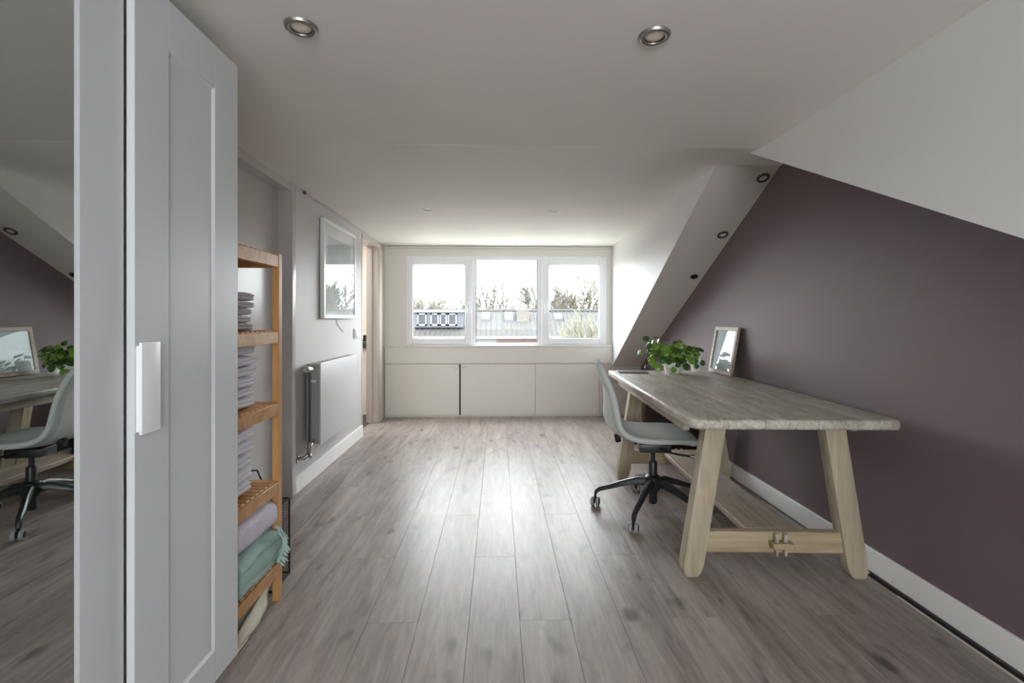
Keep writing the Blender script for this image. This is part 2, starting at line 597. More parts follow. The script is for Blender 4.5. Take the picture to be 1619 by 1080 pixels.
# landing beyond the doorway
struct('floor_landing', B((-2.9, -1.374, 3.9, 6.12, -0.10, -0.004)), 'landing_floor', 'dark floor beyond the doorway')
struct('wall_landing', B((-2.9, -1.50, 6.12, 6.2, 0, 2.4)), 'landing_wall', 'peach wall beyond the doorway')
struct('wall_landing_side', B((-3.0, -2.9, 3.8, 6.2, 0, 2.4), (-2.9, -1.50, 3.8, 3.9, 0, 2.4)), 'landing_wall', 'landing side walls out of sight')
struct('wall_landing_panel', B((-2.9, -1.50, 5.99, 6.12, 0.0, 0.80), (-2.9, -1.49, 5.975, 6.12, 0.80, 0.825), bev=0.003), 'landing_panel', 'beige half-height panel with a ledge beyond the doorway')
struct('ceiling_landing', B((-2.9, -1.50, 3.9, 4.7, 2.25, 2.4), (-2.9, -1.50, 5.5, 6.12, 2.25, 2.4), (-2.9, -2.6, 4.7, 5.5, 2.25, 2.4), (-1.8, -1.5, 4.7, 5.5, 2.25, 2.4)), 'landing_wall', 'landing ceiling with an unseen opening added to let in skylight')  # opening in the roof, out of view, added so daylight reaches the landing

# window wall
struct('wall_back', B((-1.52, -1.115, 5.90, 6.05, 0.84, 2.35), (1.335, 1.85, 5.90, 6.05, 0.84, 2.35),
                      (-1.115, 1.335, 5.90, 6.05, 1.955, 2.35), (-1.52, 1.85, 5.90, 6.05, -0.1, 0.862),
                      (XL - 0.13, XL + 0.035, 5.845, 5.90, 0.84, 2.35)), 'cream', 'cream wall around the dormer window')
struct('trim_3', B((XL + 0.036, 1.42, 5.845, 5.90, 2.046, 2.066), bev=0.003), 'cream', 'thin cream moulding above the dormer window')

# right party wall and skirting
struct('wall_right', B((XW, XW + 0.12, YN - 0.1, 6.05, -0.1, 2.5)), 'mauve', 'mauve painted wall beside the desk')
bb = struct('baseboard_right', B((XW - 0.014, XW + 0.001, YN, 5.83, 0.004, 0.112), bev=0.003), 'skirting', 'white baseboard along the mauve wall')

# sloped roof strip on the window side and the slightly splayed dormer cheek above its edge
def cheek_x(y):
    return 1.345 + 0.055 * (y - 2.915) / 2.985


def hexa(p):
    """eight corners: four bottom, four top, same order"""
    bm = bmesh.new()
    v = [bm.verts.new(c) for c in p]
    for idx in ((0, 1, 2, 3), (7, 6, 5, 4), (0, 4, 5, 1), (1, 5, 6, 2), (2, 6, 7, 3), (3, 7, 4, 0)):
        bm.faces.new([v[k] for k in idx])
    bmesh.ops.recalc_face_normals(bm, faces=bm.faces)
    return bm


ya, yb = 2.925, 5.90
za, zb = strip_z(ya), strip_z(yb)
beam = struct('wall_slope', hexa([(cheek_x(ya), ya, za), (XW + 0.01, ya, za), (XW + 0.01, yb, zb), (cheek_x(yb), yb, zb),
                                  (cheek_x(ya), ya, za + 0.30), (XW + 0.01, ya, za + 0.30), (XW + 0.01, yb, zb + 0.12), (cheek_x(yb), yb, zb + 0.12)]),
              'beam', 'sloping white roof beam, shaded grey in its colour, between dormer and mauve wall', smooth=False)
struct('wall_dormer_cheek', hexa([(cheek_x(ya) - 0.002, ya - 0.02, za + 0.012), (1.45, ya - 0.02, za + 0.012), (1.45, yb, zb + 0.002), (cheek_x(yb) - 0.002, yb, zb + 0.002),
                                  (cheek_x(ya) - 0.002, ya - 0.02, 2.4), (1.45, ya - 0.02, 2.4), (1.45, yb, 2.4), (cheek_x(yb) - 0.002, yb, 2.4)]),
       'white_wall', 'white triangular dormer side wall right of the window', smooth=False)

# camera-side dormer cheek and the slope behind it
bm = bmesh.new()
prism(bm, [(YN, 0.0), (-1.494, 0.0), (2.62, rear_z(2.62)), (2.62, 2.4), (YN, 2.4)], 'X', 1.40, 1.43)
struct('wall_rear_cheek', bm, 'white_wall', 'white sloping-edged wall at the upper right', smooth=False)
bm = bmesh.new()
prism(bm, [(YN, 0.012), (-1.494, 0.012), (2.62, rear_z(2.62) + 0.012), (2.62, 2.4), (YN, 2.4)], 'X', 1.428, XW + 0.01)
struct('wall_rear_slope', bm, 'white_wall', 'rear roof slope hidden above the mauve wall', smooth=False)


# ceilings
def bulge(x, y):
    a = max(0.0, min(1.0, (x - 0.75) / 0.6))
    a = a * a * (3 - 2 * a)
    b = max(0.0, min(1.0, (3.9 - y) / 0.95))
    b = b * b * (3 - 2 * b)
    c = max(0.0, min(1.0, (y - 2.50) / 0.30))
    return 0.046 * a * b * c


def ceil_z(x, y):
    return ZC - 0.0005 - 0.018 * max(0.0, (y - 2.52)) / 3.32 + bulge(x, y)


bm = bmesh.new()
grid(bm, lambda u, v: (-1.50 + 3.27 * u, 2.52 + 3.40 * v, ceil_z(-1.50 + 3.27 * u, 2.52 + 3.40 * v)), 40, 44)
bmesh.ops.recalc_face_normals(bm, faces=bm.faces)
r_ = bmesh.ops.extrude_face_region(bm, geom=list(bm.faces))
for v in r_['geom']:
    if isinstance(v, bmesh.types.BMVert):
        v.co.z = 2.42
bmesh.ops.recalc_face_normals(bm, faces=bm.faces)
struct('ceiling_dormer', bm, 'ceiling', 'white dormer ceiling sloping gently to the window', angle=30)
struct('ceiling', B((-1.56, 1.44, YN - 0.1, 2.522, ZC, 2.42)), 'ceiling', 'flat white ceiling over the wardrobe end of the room')

# wall behind the camera, set back, with a window added to light the room
struct('wall_rear', B((-1.56, -0.95, YN - 0.1, YN, -0.1, 2.42), (1.30, 1.87, YN - 0.1, YN, -0.1, 2.42),
                      (-0.95, 1.30, YN - 0.1, YN, -0.1, 0.80), (-0.95, 1.30, YN - 0.1, YN, 2.0, 2.42)), 'white_wall', 'white wall behind the camera')
w2 = tag(thing('window_rear_added', 'wide window added in the unseen wall behind the camera to light the room', 'window', (0.175, YN - 0.05, 0.80)), kind='structure')
ya_, yb_ = YN - 0.08, YN - 0.01
obj('window_frame', B((-0.95, -0.88, ya_, yb_, 0.80, 2.0), (1.23, 1.30, ya_, yb_, 0.80, 2.0),
                      (-0.88, 1.23, ya_, yb_, 0.80, 0.87), (-0.88, 1.23, ya_, yb_, 1.93, 2.0), (0.14, 0.21, ya_, yb_, 0.87, 1.93)), 'pvc', w2)
obj('pane', B((-0.88, 0.14, YN - 0.047, YN - 0.043, 0.87, 1.93)), 'glass', w2)
obj('pane', B((0.21, 1.23, YN - 0.047, YN - 0.043, 0.87, 1.93)), 'glass', w2)

# ------------------------------------------------------------------ dormer window
w1 = tag(thing('window_1', 'white three-pane dormer window with tilting side sashes', 'window', (0.11, 5.90, 0.865)), kind='structure')
X0, X1, Z0, Z1 = -1.112, 1.333, 0.866, 1.952
fy0, fy1 = 5.875, 5.945
obj('window_frame', B((X0, X0 + 0.045, fy0, fy1, Z0, Z1), (X1 - 0.045, X1, fy0, fy1, Z0, Z1),
                      (X0 + 0.045, X1 - 0.045, fy0, fy1, Z0, Z0 + 0.022), (X0 + 0.045, X1 - 0.045, fy0, fy1, Z1 - 0.048, Z1), bev=0.004), 'pvc', w1)
for xa, xb in ((-0.330, -0.274), (0.483, 0.545)):
    obj('mullion', B((xa, xb, fy0 + 0.004, fy1, Z0 + 0.02, Z1 - 0.046), bev=0.004), 'pvc', w1)
for (sa, sb, ga, gb, hx) in ((X0 + 0.03, -0.318, -1.033, -0.404, -0.355), (0.535, X1 - 0.03, 0.623, 1.240, 0.578)):
    za, zb, gza, gzb = Z0 + 0.014, Z1 - 0.034, 0.948, 1.848
    s_ = obj('sash', B((sa, ga, fy0 - 0.018, fy1 - 0.02, za, zb), (gb, sb, fy0 - 0.018, fy1 - 0.02, za, zb),
                       (ga, gb, fy0 - 0.018, fy1 - 0.02, za, gza), (ga, gb, fy0 - 0.018, fy1 - 0.02, gzb, zb), bev=0.005), 'pvc', w1)
    g = 0.006
    obj('gasket', B((ga, ga + g, fy0 + 0.006, fy0 + 0.012, gza, gzb), (gb - g, gb, fy0 + 0.006, fy0 + 0.012, gza, gzb),
                    (ga, gb, fy0 + 0.006, fy0 + 0.012, gza, gza + g), (ga, gb, fy0 + 0.006, fy0 + 0.012, gzb - g, gzb)), 'gasket', s_)
    obj('pane', B((ga, gb, fy0 + 0.02, fy0 + 0.024, gza, gzb)), 'glass', s_)
    hb = B((hx - 0.014, hx + 0.014, fy0 - 0.030, fy0 - 0.017, 1.325, 1.395), bev=0.004)
    box(hb, hx - 0.009, hx + 0.009, fy0 - 0.058, fy0 - 0.042, 1.25, 1.375, bev=0.005, seg=2)
    box(hb, hx - 0.008, hx + 0.008, fy0 - 0.046, fy0 - 0.028, 1.352, 1.37)
    obj('handle', hb, 'white_gloss', s_)
obj('pane', B((-0.274, 0.483, fy0 + 0.03, fy0 + 0.034, Z0 + 0.02, Z1 - 0.046)), 'glass', w1)
obj('glazing_bead', B((-0.274, -0.264, fy0 + 0.012, fy0 + 0.03, 0.888, 1.904), (0.473, 0.483, fy0 + 0.012, fy0 + 0.03, 0.888, 1.904)), 'gasket', w1)
obj('window_sill', B((XL + 0.002, 1.395, 5.822, 5.905, 0.846, 0.866), bev=0.006, seg=2), 'cream', w1)

# ------------------------------------------------------------------ built-in cupboards under the window
cb = thing('knee_wall_cupboard', 'low cream built-in cupboard under the dormer window', 'cupboard', (-0.05, 5.86, 0))
obj('fascia', B((XL + 0.004, 1.392, 5.832, 5.899, 0.648, 0.846), bev=0.003), 'cream', cb)
obj('body', B((XL + 0.004, 1.392, 5.858, 5.899, 0.0, 0.648)), 'cream', cb)
obj('plinth', B((XL + 0.004, 1.392, 5.842, 5.86, 0.0, 0.018)), 'cream', cb)
for xa, xb, knob in ((-1.366, -0.470, -0.505), (-0.452, 0.448, -0.415), (0.454, 1.236, None)):
    d = obj('door', B((xa, xb, 5.838, 5.857, 0.020, 0.637), bev=0.003), 'cream', cb)
    if knob is not None:
        kb = bmesh.new()
        lathe(kb, [(0, 0), (0.007, 0), (0.006, 0.010), (0.013, 0.016), (0.014, 0.021), (0.010, 0.025), (0, 0.026)], 16,
              Matrix.Translation((knob, 5.838, 0.605)) @ Matrix.Rotation(R(90), 4, 'X'))
        obj('knob', kb, 'chrome', d)
obj('gap', B((-0.469, -0.453, 5.852, 5.858, 0.02, 0.637)), 'dark_gap', cb)
obj('side_post', B((1.242, 1.262, 5.836, 5.858, 0.0, 0.645), bev=0.002), 'cream', cb)
obj('filler_panel', B((1.264, XW, 5.846, 5.899, 0.0, 0.80)), 'beam', cb)  # same shade-toned white as the slope above it

# ------------------------------------------------------------------ wardrobe
wr = thing('wardrobe', 'tall white wardrobe with a mirror door and a framed door', 'wardrobe', (-1.18, 0.9, 0))
obj('carcass', B((-1.455, -0.925, 0.18, 1.632, 0.055, 2.036), bev=0.002), 'wardrobe', wr)
obj('plinth', B((-1.44, -0.945, 0.20, 1.615, 0.0, 0.056)), 'wardrobe', wr)


def framed_door(y0, y1, xf, th, py0, py1, pz0, pz1, z0, z1, name, panel_mat, label, depth=0.007):
    d = obj(name, B((xf - th, xf, y0, py0, z0, z1), (xf - th, xf, py1, y1, z0, z1),
                    (xf - th, xf, py0, py1, z0, pz0), (xf - th, xf, py0, py1, pz1, z1), bev=0.0012), 'wardrobe', wr)
    d['label'] = label
    # sloping bead around the panel
    bm = bmesh.new()
    w = 0.008
    o = [(py0, pz0), (py1, pz0), (py1, pz1), (py0, pz1)]
    i_ = [(py0 + w, pz0 + w), (py1 - w, pz0 + w), (py1 - w, pz1 - w), (py0 + w, pz1 - w)]
    A = [bm.verts.new((xf - 0.0005, a, b)) for a, b in o]
    Bv = [bm.verts.new((xf - depth, a, b)) for a, b in i_]
    for k in range(4):
        bm.faces.new((A[k], A[(k + 1) % 4], Bv[(k + 1) % 4], Bv[k]))
    bmesh.ops.recalc_face_normals(bm, faces=bm.faces)
    obj('bead', bm, 'wardrobe', d, smooth=False)
    pn = obj('mirror_panel' if panel_mat == 'mirror' else 'panel', B((xf - th + 0.002, xf - depth, py0, py1, pz0, pz1)), panel_mat, d)
    return d


d1 = framed_door(1.190, 1.652, -0.880, 0.020, 1.312, 1.521, 0.150, 1.900, 0.050, 2.034, 'door', 'wardrobe', 'framed white door with inset panel')
framed_door(0.690, 1.183, -0.900, 0.022, 0.770, 1.060, 0.110, 1.960, 0.050, 2.034, 'door', 'mirror', 'white framed mirror door', depth=0.004)
d3 = framed_door(0.185, 0.684, -0.900, 0.020, 0.300, 0.570, 0.150, 1.900, 0.050, 2.034, 'door', 'wardrobe', 'framed white door nearest the viewer')
hb = bmesh.new()
box(hb, -0.881, -0.868, 1.196, 1.206, 0.905, 1.115)
box(hb, -0.872, -0.864, 1.192, 1.258, 0.898, 1.124, bev=0.003, seg=2)
obj('handle', hb, 'white_gloss', d1)

# ------------------------------------------------------------------ ceiling spots


def spot(loc, mat4, name, label, ring, r=0.05, group='recessed ceiling spotlights', lens='spot_lens'):
    t = thing(name, label, 'spotlight', loc, 0, group)
    bm = bmesh.new()
    lathe(bm, [(r * 0.62, 0.004), (r * 0.66, 0.009), (r * 0.80, 0.011), (r * 0.93, 0.008), (r, 0.001), (r, -0.002), (r * 0.6, -0.002)], 32, mat4)
    obj('ring', bm, ring, t, world=False)
    bm = bmesh.new()
    lathe(bm, [(r * 0.60, 0.0015), (r * 0.62, 0.0065), (r * 0.66, 0.0065), (r * 0.68, 0.0)], 32, mat4)
    obj('inner_ring', bm, 'spot_dark', t, world=False)
    bm = bmesh.new()
    lathe(bm, [(0, 0.0065), (r * 0.3, 0.0062), (r * 0.55, 0.005), (r * 0.63, 0.002)], 24, mat4)
    obj('lens', bm, lens, t, world=False)
    return t


dn = Matrix.Rotation(R(180), 4, 'X')
spot((-0.612, 1.512, ZC), dn, 'ceiling_spotlight', 'round recessed spotlight nearest the wardrobe on the flat ceiling', 'spot_ring')
spot((0.501, 1.526, ZC), dn, 'ceiling_spotlight', 'round recessed spotlight on the flat ceiling near its right edge', 'spot_ring')
spot((-0.576, 3.948, ceil_z(-0.576, 3.948)), dn, 'ceiling_spotlight', 'small recessed spotlight in the dormer ceiling, the left one before the window', 'white_gloss', 0.045)
spot((0.457, 3.963, ceil_z(0.457, 3.963)), dn, 'ceiling_spotlight', 'small recessed spotlight in the dormer ceiling, the right one before the window', 'white_gloss', 0.045)
sl = Matrix.Rotation(math.atan(0.524), 4, 'X')
slope_rot = Matrix.Rotation(-math.atan(0.524), 4, 'X') @ Matrix.Rotation(R(180), 4, 'X')
for y, x, lab in ((3.02, 1.690, 'uppermost dark-ringed spotlight on the sloping beam'), (3.539, 1.675, 'middle dark-ringed spotlight on the sloping beam')):
    spot((x, y, strip_z(y)), slope_rot, 'beam_spotlight', lab, 'spot_dark', 0.040, 'spotlights on the sloping beam', 'beam')
spot((1.670, 4.047, strip_z(4.047)), slope_rot, 'beam_spotlight', 'lowest spotlight on the sloping beam, all dark', 'black_matt', 0.032, 'spotlights on the sloping beam', 'black_matt')

# ------------------------------------------------------------------ things on the left wall
pf = thing('wall_picture', 'large white-framed picture under glass above the radiator', 'picture', (XL, 4.15, 1.187))
y0, y1, z0, z1 = 3.735, 4.562, 1.187, 1.966
fw = 0.032
obj('frame', B((XL + 0.004, XL + 0.036, y0, y0 + fw, z0, z1), (XL + 0.004, XL + 0.036, y1 - fw, y1, z0, z1),
               (XL + 0.004, XL + 0.036, y0 + fw, y1 - fw, z0, z0 + fw), (XL + 0.004, XL + 0.036, y0 + fw, y1 - fw, z1 - fw, z1), bev=0.002), 'white_gloss', pf)
obj('backing', B((XL + 0.001, XL + 0.018, y0 + 0.004, y1 - 0.004, z0 + 0.004, z1 - 0.004)), 'dark_gap', pf)
mt = obj('mount', B((XL + 0.018, XL + 0.022, y0 + fw - 0.002, y1 - fw + 0.002, z0 + fw - 0.002, z1 - fw + 0.002)), 'paper', pf)
obj('print', B((XL + 0.022, XL + 0.0228, y0 + 0.12, y1 - 0.12, z0 + 0.12, z1 - 0.12)), 'art_wall', pf)
obj('glass_pane', B((XL + 0.029, XL + 0.031, y0 + fw - 0.002, y1 - fw + 0.002, z0 + fw - 0.002, z1 - fw + 0.002)), 'picture_glass', pf)

bm = bmesh.new()
tube(bm, [(XL + 0.004, 4.10, 1.188), (XL + 0.006, 4.13, 1.150), (XL + 0.006, 4.19, 1.110), (XL + 0.004, 4.27, 1.082), (XL + 0.003, 4.32, 1.075)], 0.0035, 6)
tag(obj('picture_cord', bm, 'white_gloss'), 'thin white cord hanging below the wall picture', 'cord')

sw = thing('light_switch', 'white double light switch beside the doorway', 'switch', (XL, 4.71, 0.995))
obj('plate', B((XL, XL + 0.016, 4.61, 4.80, 1.000, 1.092), bev=0.004, seg=2), 'white_gloss', sw)
obj('rocker', B((XL + 0.013, XL + 0.022, 4.626, 4.700, 1.012, 1.080), bev=0.003), 'white_gloss', sw)
obj('rocker', B((XL + 0.013, XL + 0.022, 4.708, 4.784, 1.012, 1.080), bev=0.003), 'white_gloss', sw)

bm = bmesh.new()
lathe(bm, [(0, 0.022), (0.008, 0.022), (0.011, 0.018), (0.011, 0.006), (0.006, 0.005), (0.006, 0)], 14, Matrix.Translation((XL, 3.423, 2.070)) @ Matrix.Rotation(R(90), 4, 'Y'))
tag(obj('seam_end_screw', bm, 'spot_dark'), 'small dark screw at the near end of the seam shadow strip', 'knob')  # screw where the seam shadow strip ends

# radiator
rd = thing('radiator', 'flat white panel radiator on the left wall below the picture', 'radiator', (XL, 3.9, 0.28))
ra, rb = 3.43, 4.315
obj('front_panel', B((-1.262, -1.250, ra, rb, 0.292, 0.872), bev=0.004, seg=2), 'radiator', rd)
obj('back_panel', B((-1.352, -1.340, ra + 0.01, rb - 0.01, 0.30, 0.862), bev=0.003), 'radiator', rd)
for ya, yb in ((ra + 0.001, ra + 0.006), (rb - 0.006, rb - 0.001)):
    obj('side_cover', B((-1.352, -1.262, ya, yb, 0.300, 0.866), bev=0.002), 'radiator_side', rd)
tg = B((-1.34, -1.262, ra + 0.005, rb - 0.005, 0.852, 0.858))
for k in range(28):
    yy = ra + 0.02 + k * (rb - ra - 0.04) / 27
    box(tg, -1.338, -1.264, yy - 0.004, yy + 0.004, 0.858, 0.866)
obj('top_grille', tg, 'radiator', rd)
obj('sticker', B((-1.335, -1.285, ra - 0.001, ra + 0.001, 0.735, 0.752)), 'white_gloss', rd)
for yy in (3.62, 4.14):
    obj('bracket', B((XL, -1.352, yy, yy + 0.03, 0.34, 0.84)), 'radiator_side', rd)
bm = bmesh.new()
tube(bm, [(-1.30, 3.355, 0.845), (-1.30, 3.355, 0.32), (-1.302, 3.36, 0.275)], 0.0085, 10)
obj('riser_pipe', bm, 'pipe_dark', rd)
bm = bmesh.new()
tube(bm, [(-1.30, 3.435, 0.832), (-1.30, 3.40, 0.832), (-1.30, 3.352, 0.832)], [0.012, 0.013, 0.015], 12)
tube(bm, [(-1.30, 3.372, 0.832), (-1.30, 3.330, 0.836)], [0.020, 0.018], 14)
tube(bm, [(-1.30, 3.330, 0.836), (-1.30, 3.300, 0.838)], [0.023, 0.021], 16)
obj('thermostat_valve', bm, 'chrome', rd)
bm = bmesh.new()
tube(bm, [(-1.30, 3.44, 0.325), (-1.30, 3.40, 0.318), (-1.30, 3.36, 0.300)], [0.011, 0.013, 0.014], 12)
tube(bm, [(-1.30, 3.355, 0.335), (-1.302, 3.36, 0.28), (-1.31, 3.36, 0.235)], [0.013, 0.017, 0.014], 12)
tube(bm, [(-1.31, 3.36, 0.245), (-1.335, 3.345, 0.225), (-1.372, 3.335, 0.222)], [0.013, 0.013, 0.011], 12)
tube(bm, [(-1.305, 3.36, 0.255), (-1.285, 3.325, 0.240)], [0.015, 0.012], 12)
lathe(bm, [(0.010, 0), (0.024, 0.001), (0.024, 0.005), (0.012, 0.008)], 16, Matrix.Translation((XL, 3.335, 0.222)) @ Matrix.Rotation(R(90), 4, 'Y'))
obj('lower_valve', bm, 'chrome', rd)

# container on the landing ledge
jr = thing('green_jar', 'dark green container on the ledge beyond the doorway', 'container', (-1.655, 6.035, 0.825))
bm = bmesh.new()
lathe(bm, [(0, 0), (0.075, 0), (0.082, 0.01), (0.082, 0.075), (0.070, 0.09), (0, 0.09)], 24)
obj('body', bm, 'green_glass', jr, world=False)
bm = bmesh.new()
lathe(bm, [(0.072, 0.088), (0.075, 0.092), (0.075, 0.10), (0.03, 0.108), (0.022, 0.13), (0.028, 0.155), (0, 0.162)], 24)
obj('lid', bm, 'black_matt', jr, world=False)

# ------------------------------------------------------------------ wooden shelf unit
su = thing('slatted_shelf_unit', 'open birch shelf unit with slatted shelves beside the wardrobe', 'shelf', (-1.11, 1.88, 0))
SX0, SX1, SY0, SY1 = -1.315, -0.915, 1.690, 2.066
for xa in (SX0, SX1 - 0.03):
    for ya in (SY0, SY1 - 0.03):
        obj('post', B((xa, xa + 0.03, ya, ya + 0.03, 0.0, 1.455), bev=0.002), 'pine_z', su)
slat_me = None
for zt in (1.452, 1.135, 0.838, 0.508, 0.168):
    sh = obj('shelf_frame', B((SX1 - 0.022, SX1 - 0.002, SY0 + 0.03, SY1 - 0.0305, zt - 0.055, zt - 0.006),
                              (SX0 + 0.002, SX0 + 0.022, SY0 + 0.03, SY1 - 0.0305, zt - 0.055, zt - 0.006),
                              (SX0 + 0.03, SX1 - 0.03, SY0 + 0.002, SY0 + 0.022, zt - 0.055, zt - 0.006),
                              (SX0 + 0.03, SX1 - 0.03, SY1 - 0.022, SY1 - 0.002, zt - 0.055, zt - 0.006), bev=0.0015), 'pine', su)
    n = 9
    for k in range(n):
        yy = SY0 + 0.032 + k * (SY1 - SY0 - 0.064 - 0.026) / (n - 1)
        if slat_me is None:
            bm = B((-0.19, 0.19, 0, 0.026, -0.010, 0.0), bev=0.002)
            slat_me = bpy.data.meshes.new('slat')
            bm.to_mesh(slat_me)
            bm.free()
            slat_me.materials.append(M['pine'])
        s_ = bpy.data.objects.new('slat', slat_me)
        C.objects.link(s_)
        s_.parent = sh
        s_.location = ((SX0 + SX1) / 2 - su.location.x, yy - su.location.y, zt)


def soft_pad(x0, x1, y0, y1, z0, z1, seed, layers=2, amp=0.004, drop=0.0, nu=40, nv=22):
    """folded cloth: rounded folds on the long sides, layer creases on the ends"""
    bm = bmesh.new()
    cx, cz = (x0 + x1) / 2, (z0 + z1) / 2
    hx, hz = (x1 - x0) / 2, (z1 - z0) / 2

    def fn(u, v):
        a = 2 * math.pi * u
        n_ = 5.0
        ca, sa = math.cos(a), math.sin(a)
        px = math.copysign(abs(ca) ** (2 / n_), ca)
        pz = math.copysign(abs(sa) ** (2 / 3.6), sa)
        crease = 1.0
        if layers == 2:
            crease = 1 - 0.06 * math.exp(-(pz / 0.13) ** 2)
        elif layers == 3:
            crease = 1 - 0.06 * (math.exp(-((pz - 0.36) / 0.10) ** 2) + math.exp(-((pz + 0.36) / 0.10) ** 2))
        y = y0 + (y1 - y0) * v
        e = min(v, 1 - v)
        k = min(1.0, (e / 0.07)) if e < 0.07 else 1.0
        k = math.sqrt(max(0.0, 1 - (1 - k) ** 2)) * 0.14 + 0.86
        p = Vector((cx + hx * px * crease * (0.97 + 0.03 * k), y, cz + hz * pz * k))
        d = noise.noise_vector(Vector((p.x * 9 + seed * 7.1, p.y * 9, p.z * 14))) * amp
        d += noise.noise_vector(Vector((p.x * 28 + seed * 3.3, p.y * 24, p.z * 30))) * amp * 0.4
        p += d
        p.z = max(p.z, z0 - 0.0005) - drop * (v - 0.5)
        return p
    vs_ = grid(bm, fn, nu, nv, closed_u=True)
    for j, rev in ((0, False), (nv, True)):
        loop = [r[j] for r in vs_]
        c = bm.verts.new(sum((v.co for v in loop), Vector()) / len(loop))
        for i in range(len(loop)):
            tri = (loop[i], c, loop[(i + 1) % len(loop)])
            bm.faces.new(tri if not rev else tuple(reversed(tri)))
    bmesh.ops.recalc_face_normals(bm, faces=bm.faces)
    return bm


ords = ['lowest', 'second', 'third', 'fourth', 'fifth', 'sixth', 'seventh']


def towel_stack(ztop, ths, mat, x0, x1, y0, y1, what, group, seed, layers):
    z = ztop + 0.001
    n = len(ths)
    for i, th in enumerate(ths):
        r = random.Random(seed * 10 + i)
        dx, dy = r.uniform(-0.008, 0.008), r.uniform(-0.012, 0.006)
        o = obj('folded_towel', soft_pad(x0 + dx, x1 + dx, y0, y1 + dy, z, z + th + 0.003, seed + i * 1.7, layers), mat, angle=80)
        pos = 'topmost' if i == n - 1 else (ords[i] if i == 0 else ords[i] + ' from the bottom')
        tag(o, f'{what}, {pos} of its stack', 'towel', group)
        z += th


towel_stack(1.135, [0.030, 0.026, 0.030, 0.028, 0.034], 'towel_grey', -1.27, -0.962, 1.715, 1.930, 'grey-white folded towel on the upper shelf', 'grey towels on the upper shelf', 3, 2)
towel_stack(0.838, [0.040, 0.040, 0.038, 0.042, 0.040, 0.044], 'towel', -1.27, -0.955, 1.715, 1.930, 'white folded towel on the middle shelf', 'white towels on the middle shelf', 5, 2)
towel_stack(0.508, [0.052, 0.050, 0.052, 0.050, 0.054], 'towel', -1.27, -0.955, 1.715, 1.905, 'thick white folded towel above the blankets', 'white towels on the lower shelf', 8, 2)

tag(obj('folded_blanket', soft_pad(-1.28, -0.915, 1.715, 2.022, 0.322, 0.442, 21, 0, 0.008, nu=48, nv=26), 'lilac', angle=80), 'pale lilac folded blanket lying on the teal throw', 'blanket')
tw = thing('fringed_throw', 'teal folded throw with a tasselled edge on the lowest shelf', 'blanket', (-1.1, 1.87, 0.17))
obj('cloth', soft_pad(-1.285, -0.893, 1.712, 2.022, 0.172, 0.325, 33, 3, 0.010, nu=56, nv=30), 'teal', tw, angle=80)
r = random.Random(12)
for k in range(26):
    t = k / 25.0
    yy = 1.98 + 0.045 * math.sin(t * 3.0) + r.uniform(-0.008, 0.008)
    zz = 0.335 - 0.15 * t + r.uniform(-0.008, 0.008)
    xx = -0.896 + 0.010 * math.sin(t * 3.1) + r.uniform(-0.004, 0.006)
    bm = bmesh.new()
    d = Vector((r.uniform(0.006, 0.016), r.uniform(0.0, 0.016), -r.uniform(0.018, 0.03)))
    p = Vector((xx, yy, zz))
    tube(bm, [p, p + d * 0.3, p + d * 0.75, p + d * 1.1], [0.002, 0.0042, 0.0046, 0.002], 7)
    obj('tassel', bm, 'tassel', tw)
bm = bmesh.new()
pts = []
for k in range(15):
    t = k / 14.0
    pts.append((-0.898 + 0.010 * math.sin(t * 3.1), 1.978 + 0.045 * math.sin(t * 3.0), 0.337 - 0.15 * t))
tube(bm, pts, 0.008, 8)
obj('hem', bm, 'teal', tw)

# canvas bag slumped under the lowest shelf
bm = bmesh.new()


def bagf(u, v):
    a = 2 * math.pi * u
    r_ = (1 - abs(v) ** 3 * 0.25)
    h = 0.105 * v
    rr = 1.0 - 0.22 * v
    x = -1.08 + 0.150 * math.copysign(abs(math.cos(a)) ** 0.6, math.cos(a)) * rr
    y = 1.835 + 0.150 * math.copysign(abs(math.sin(a)) ** 0.7, math.sin(a)) * rr
    p = Vector((x, y, 0.003 + h))
    d = noise.noise_vector(p * 13.0) * 0.022 + noise.noise_vector(p * 31.0) * 0.009
    if v < 0.05:
        d.z = 0
    p += d
    p.x = min(p.x, -0.925)
    p.z = max(p.z, 0.002)
    return p


vs_ = grid(bm, bagf, 60, 14, closed_u=True)
for j in (0, 14):
    loop = [q_[j] for q_ in vs_]
    c = sum((v.co for v in loop), Vector()) / len(loop)
    if j == 14:
        c.z -= 0.03
    cv = bm.verts.new(c)
    for i in range(len(loop)):
        bm.faces.new((loop[i], cv, loop[(i + 1) % len(loop)]))
bmesh.ops.recalc_face_normals(bm, faces=bm.faces)
bg = thing('canvas_bag', 'crumpled cream canvas bag on the floor under the shelf unit', 'bag', (-1.08, 1.84, 0))
obj('body', bm, 'canvas', bg, angle=60)
# loose flap of the bag that pokes out in front of the shelf
bm = bmesh.new()


def flapf(u, v):
    y = 1.70 + 0.30 * u
    w = math.sin(math.pi * min(1, u * 1.02 + 0.08)) ** 0.6
    x = -0.945 + 0.030 * math.sin(math.pi * v) * w + 0.012 * v
    z = 0.004 + (0.118 * (0.35 + 0.65 * u)) * v
    d = noise.noise_vector(Vector((x * 20, y * 14, z * 18 + 3))) * 0.012
    return (x + d.x, y + d.y, max(0.003, z + d.z * 0.6))


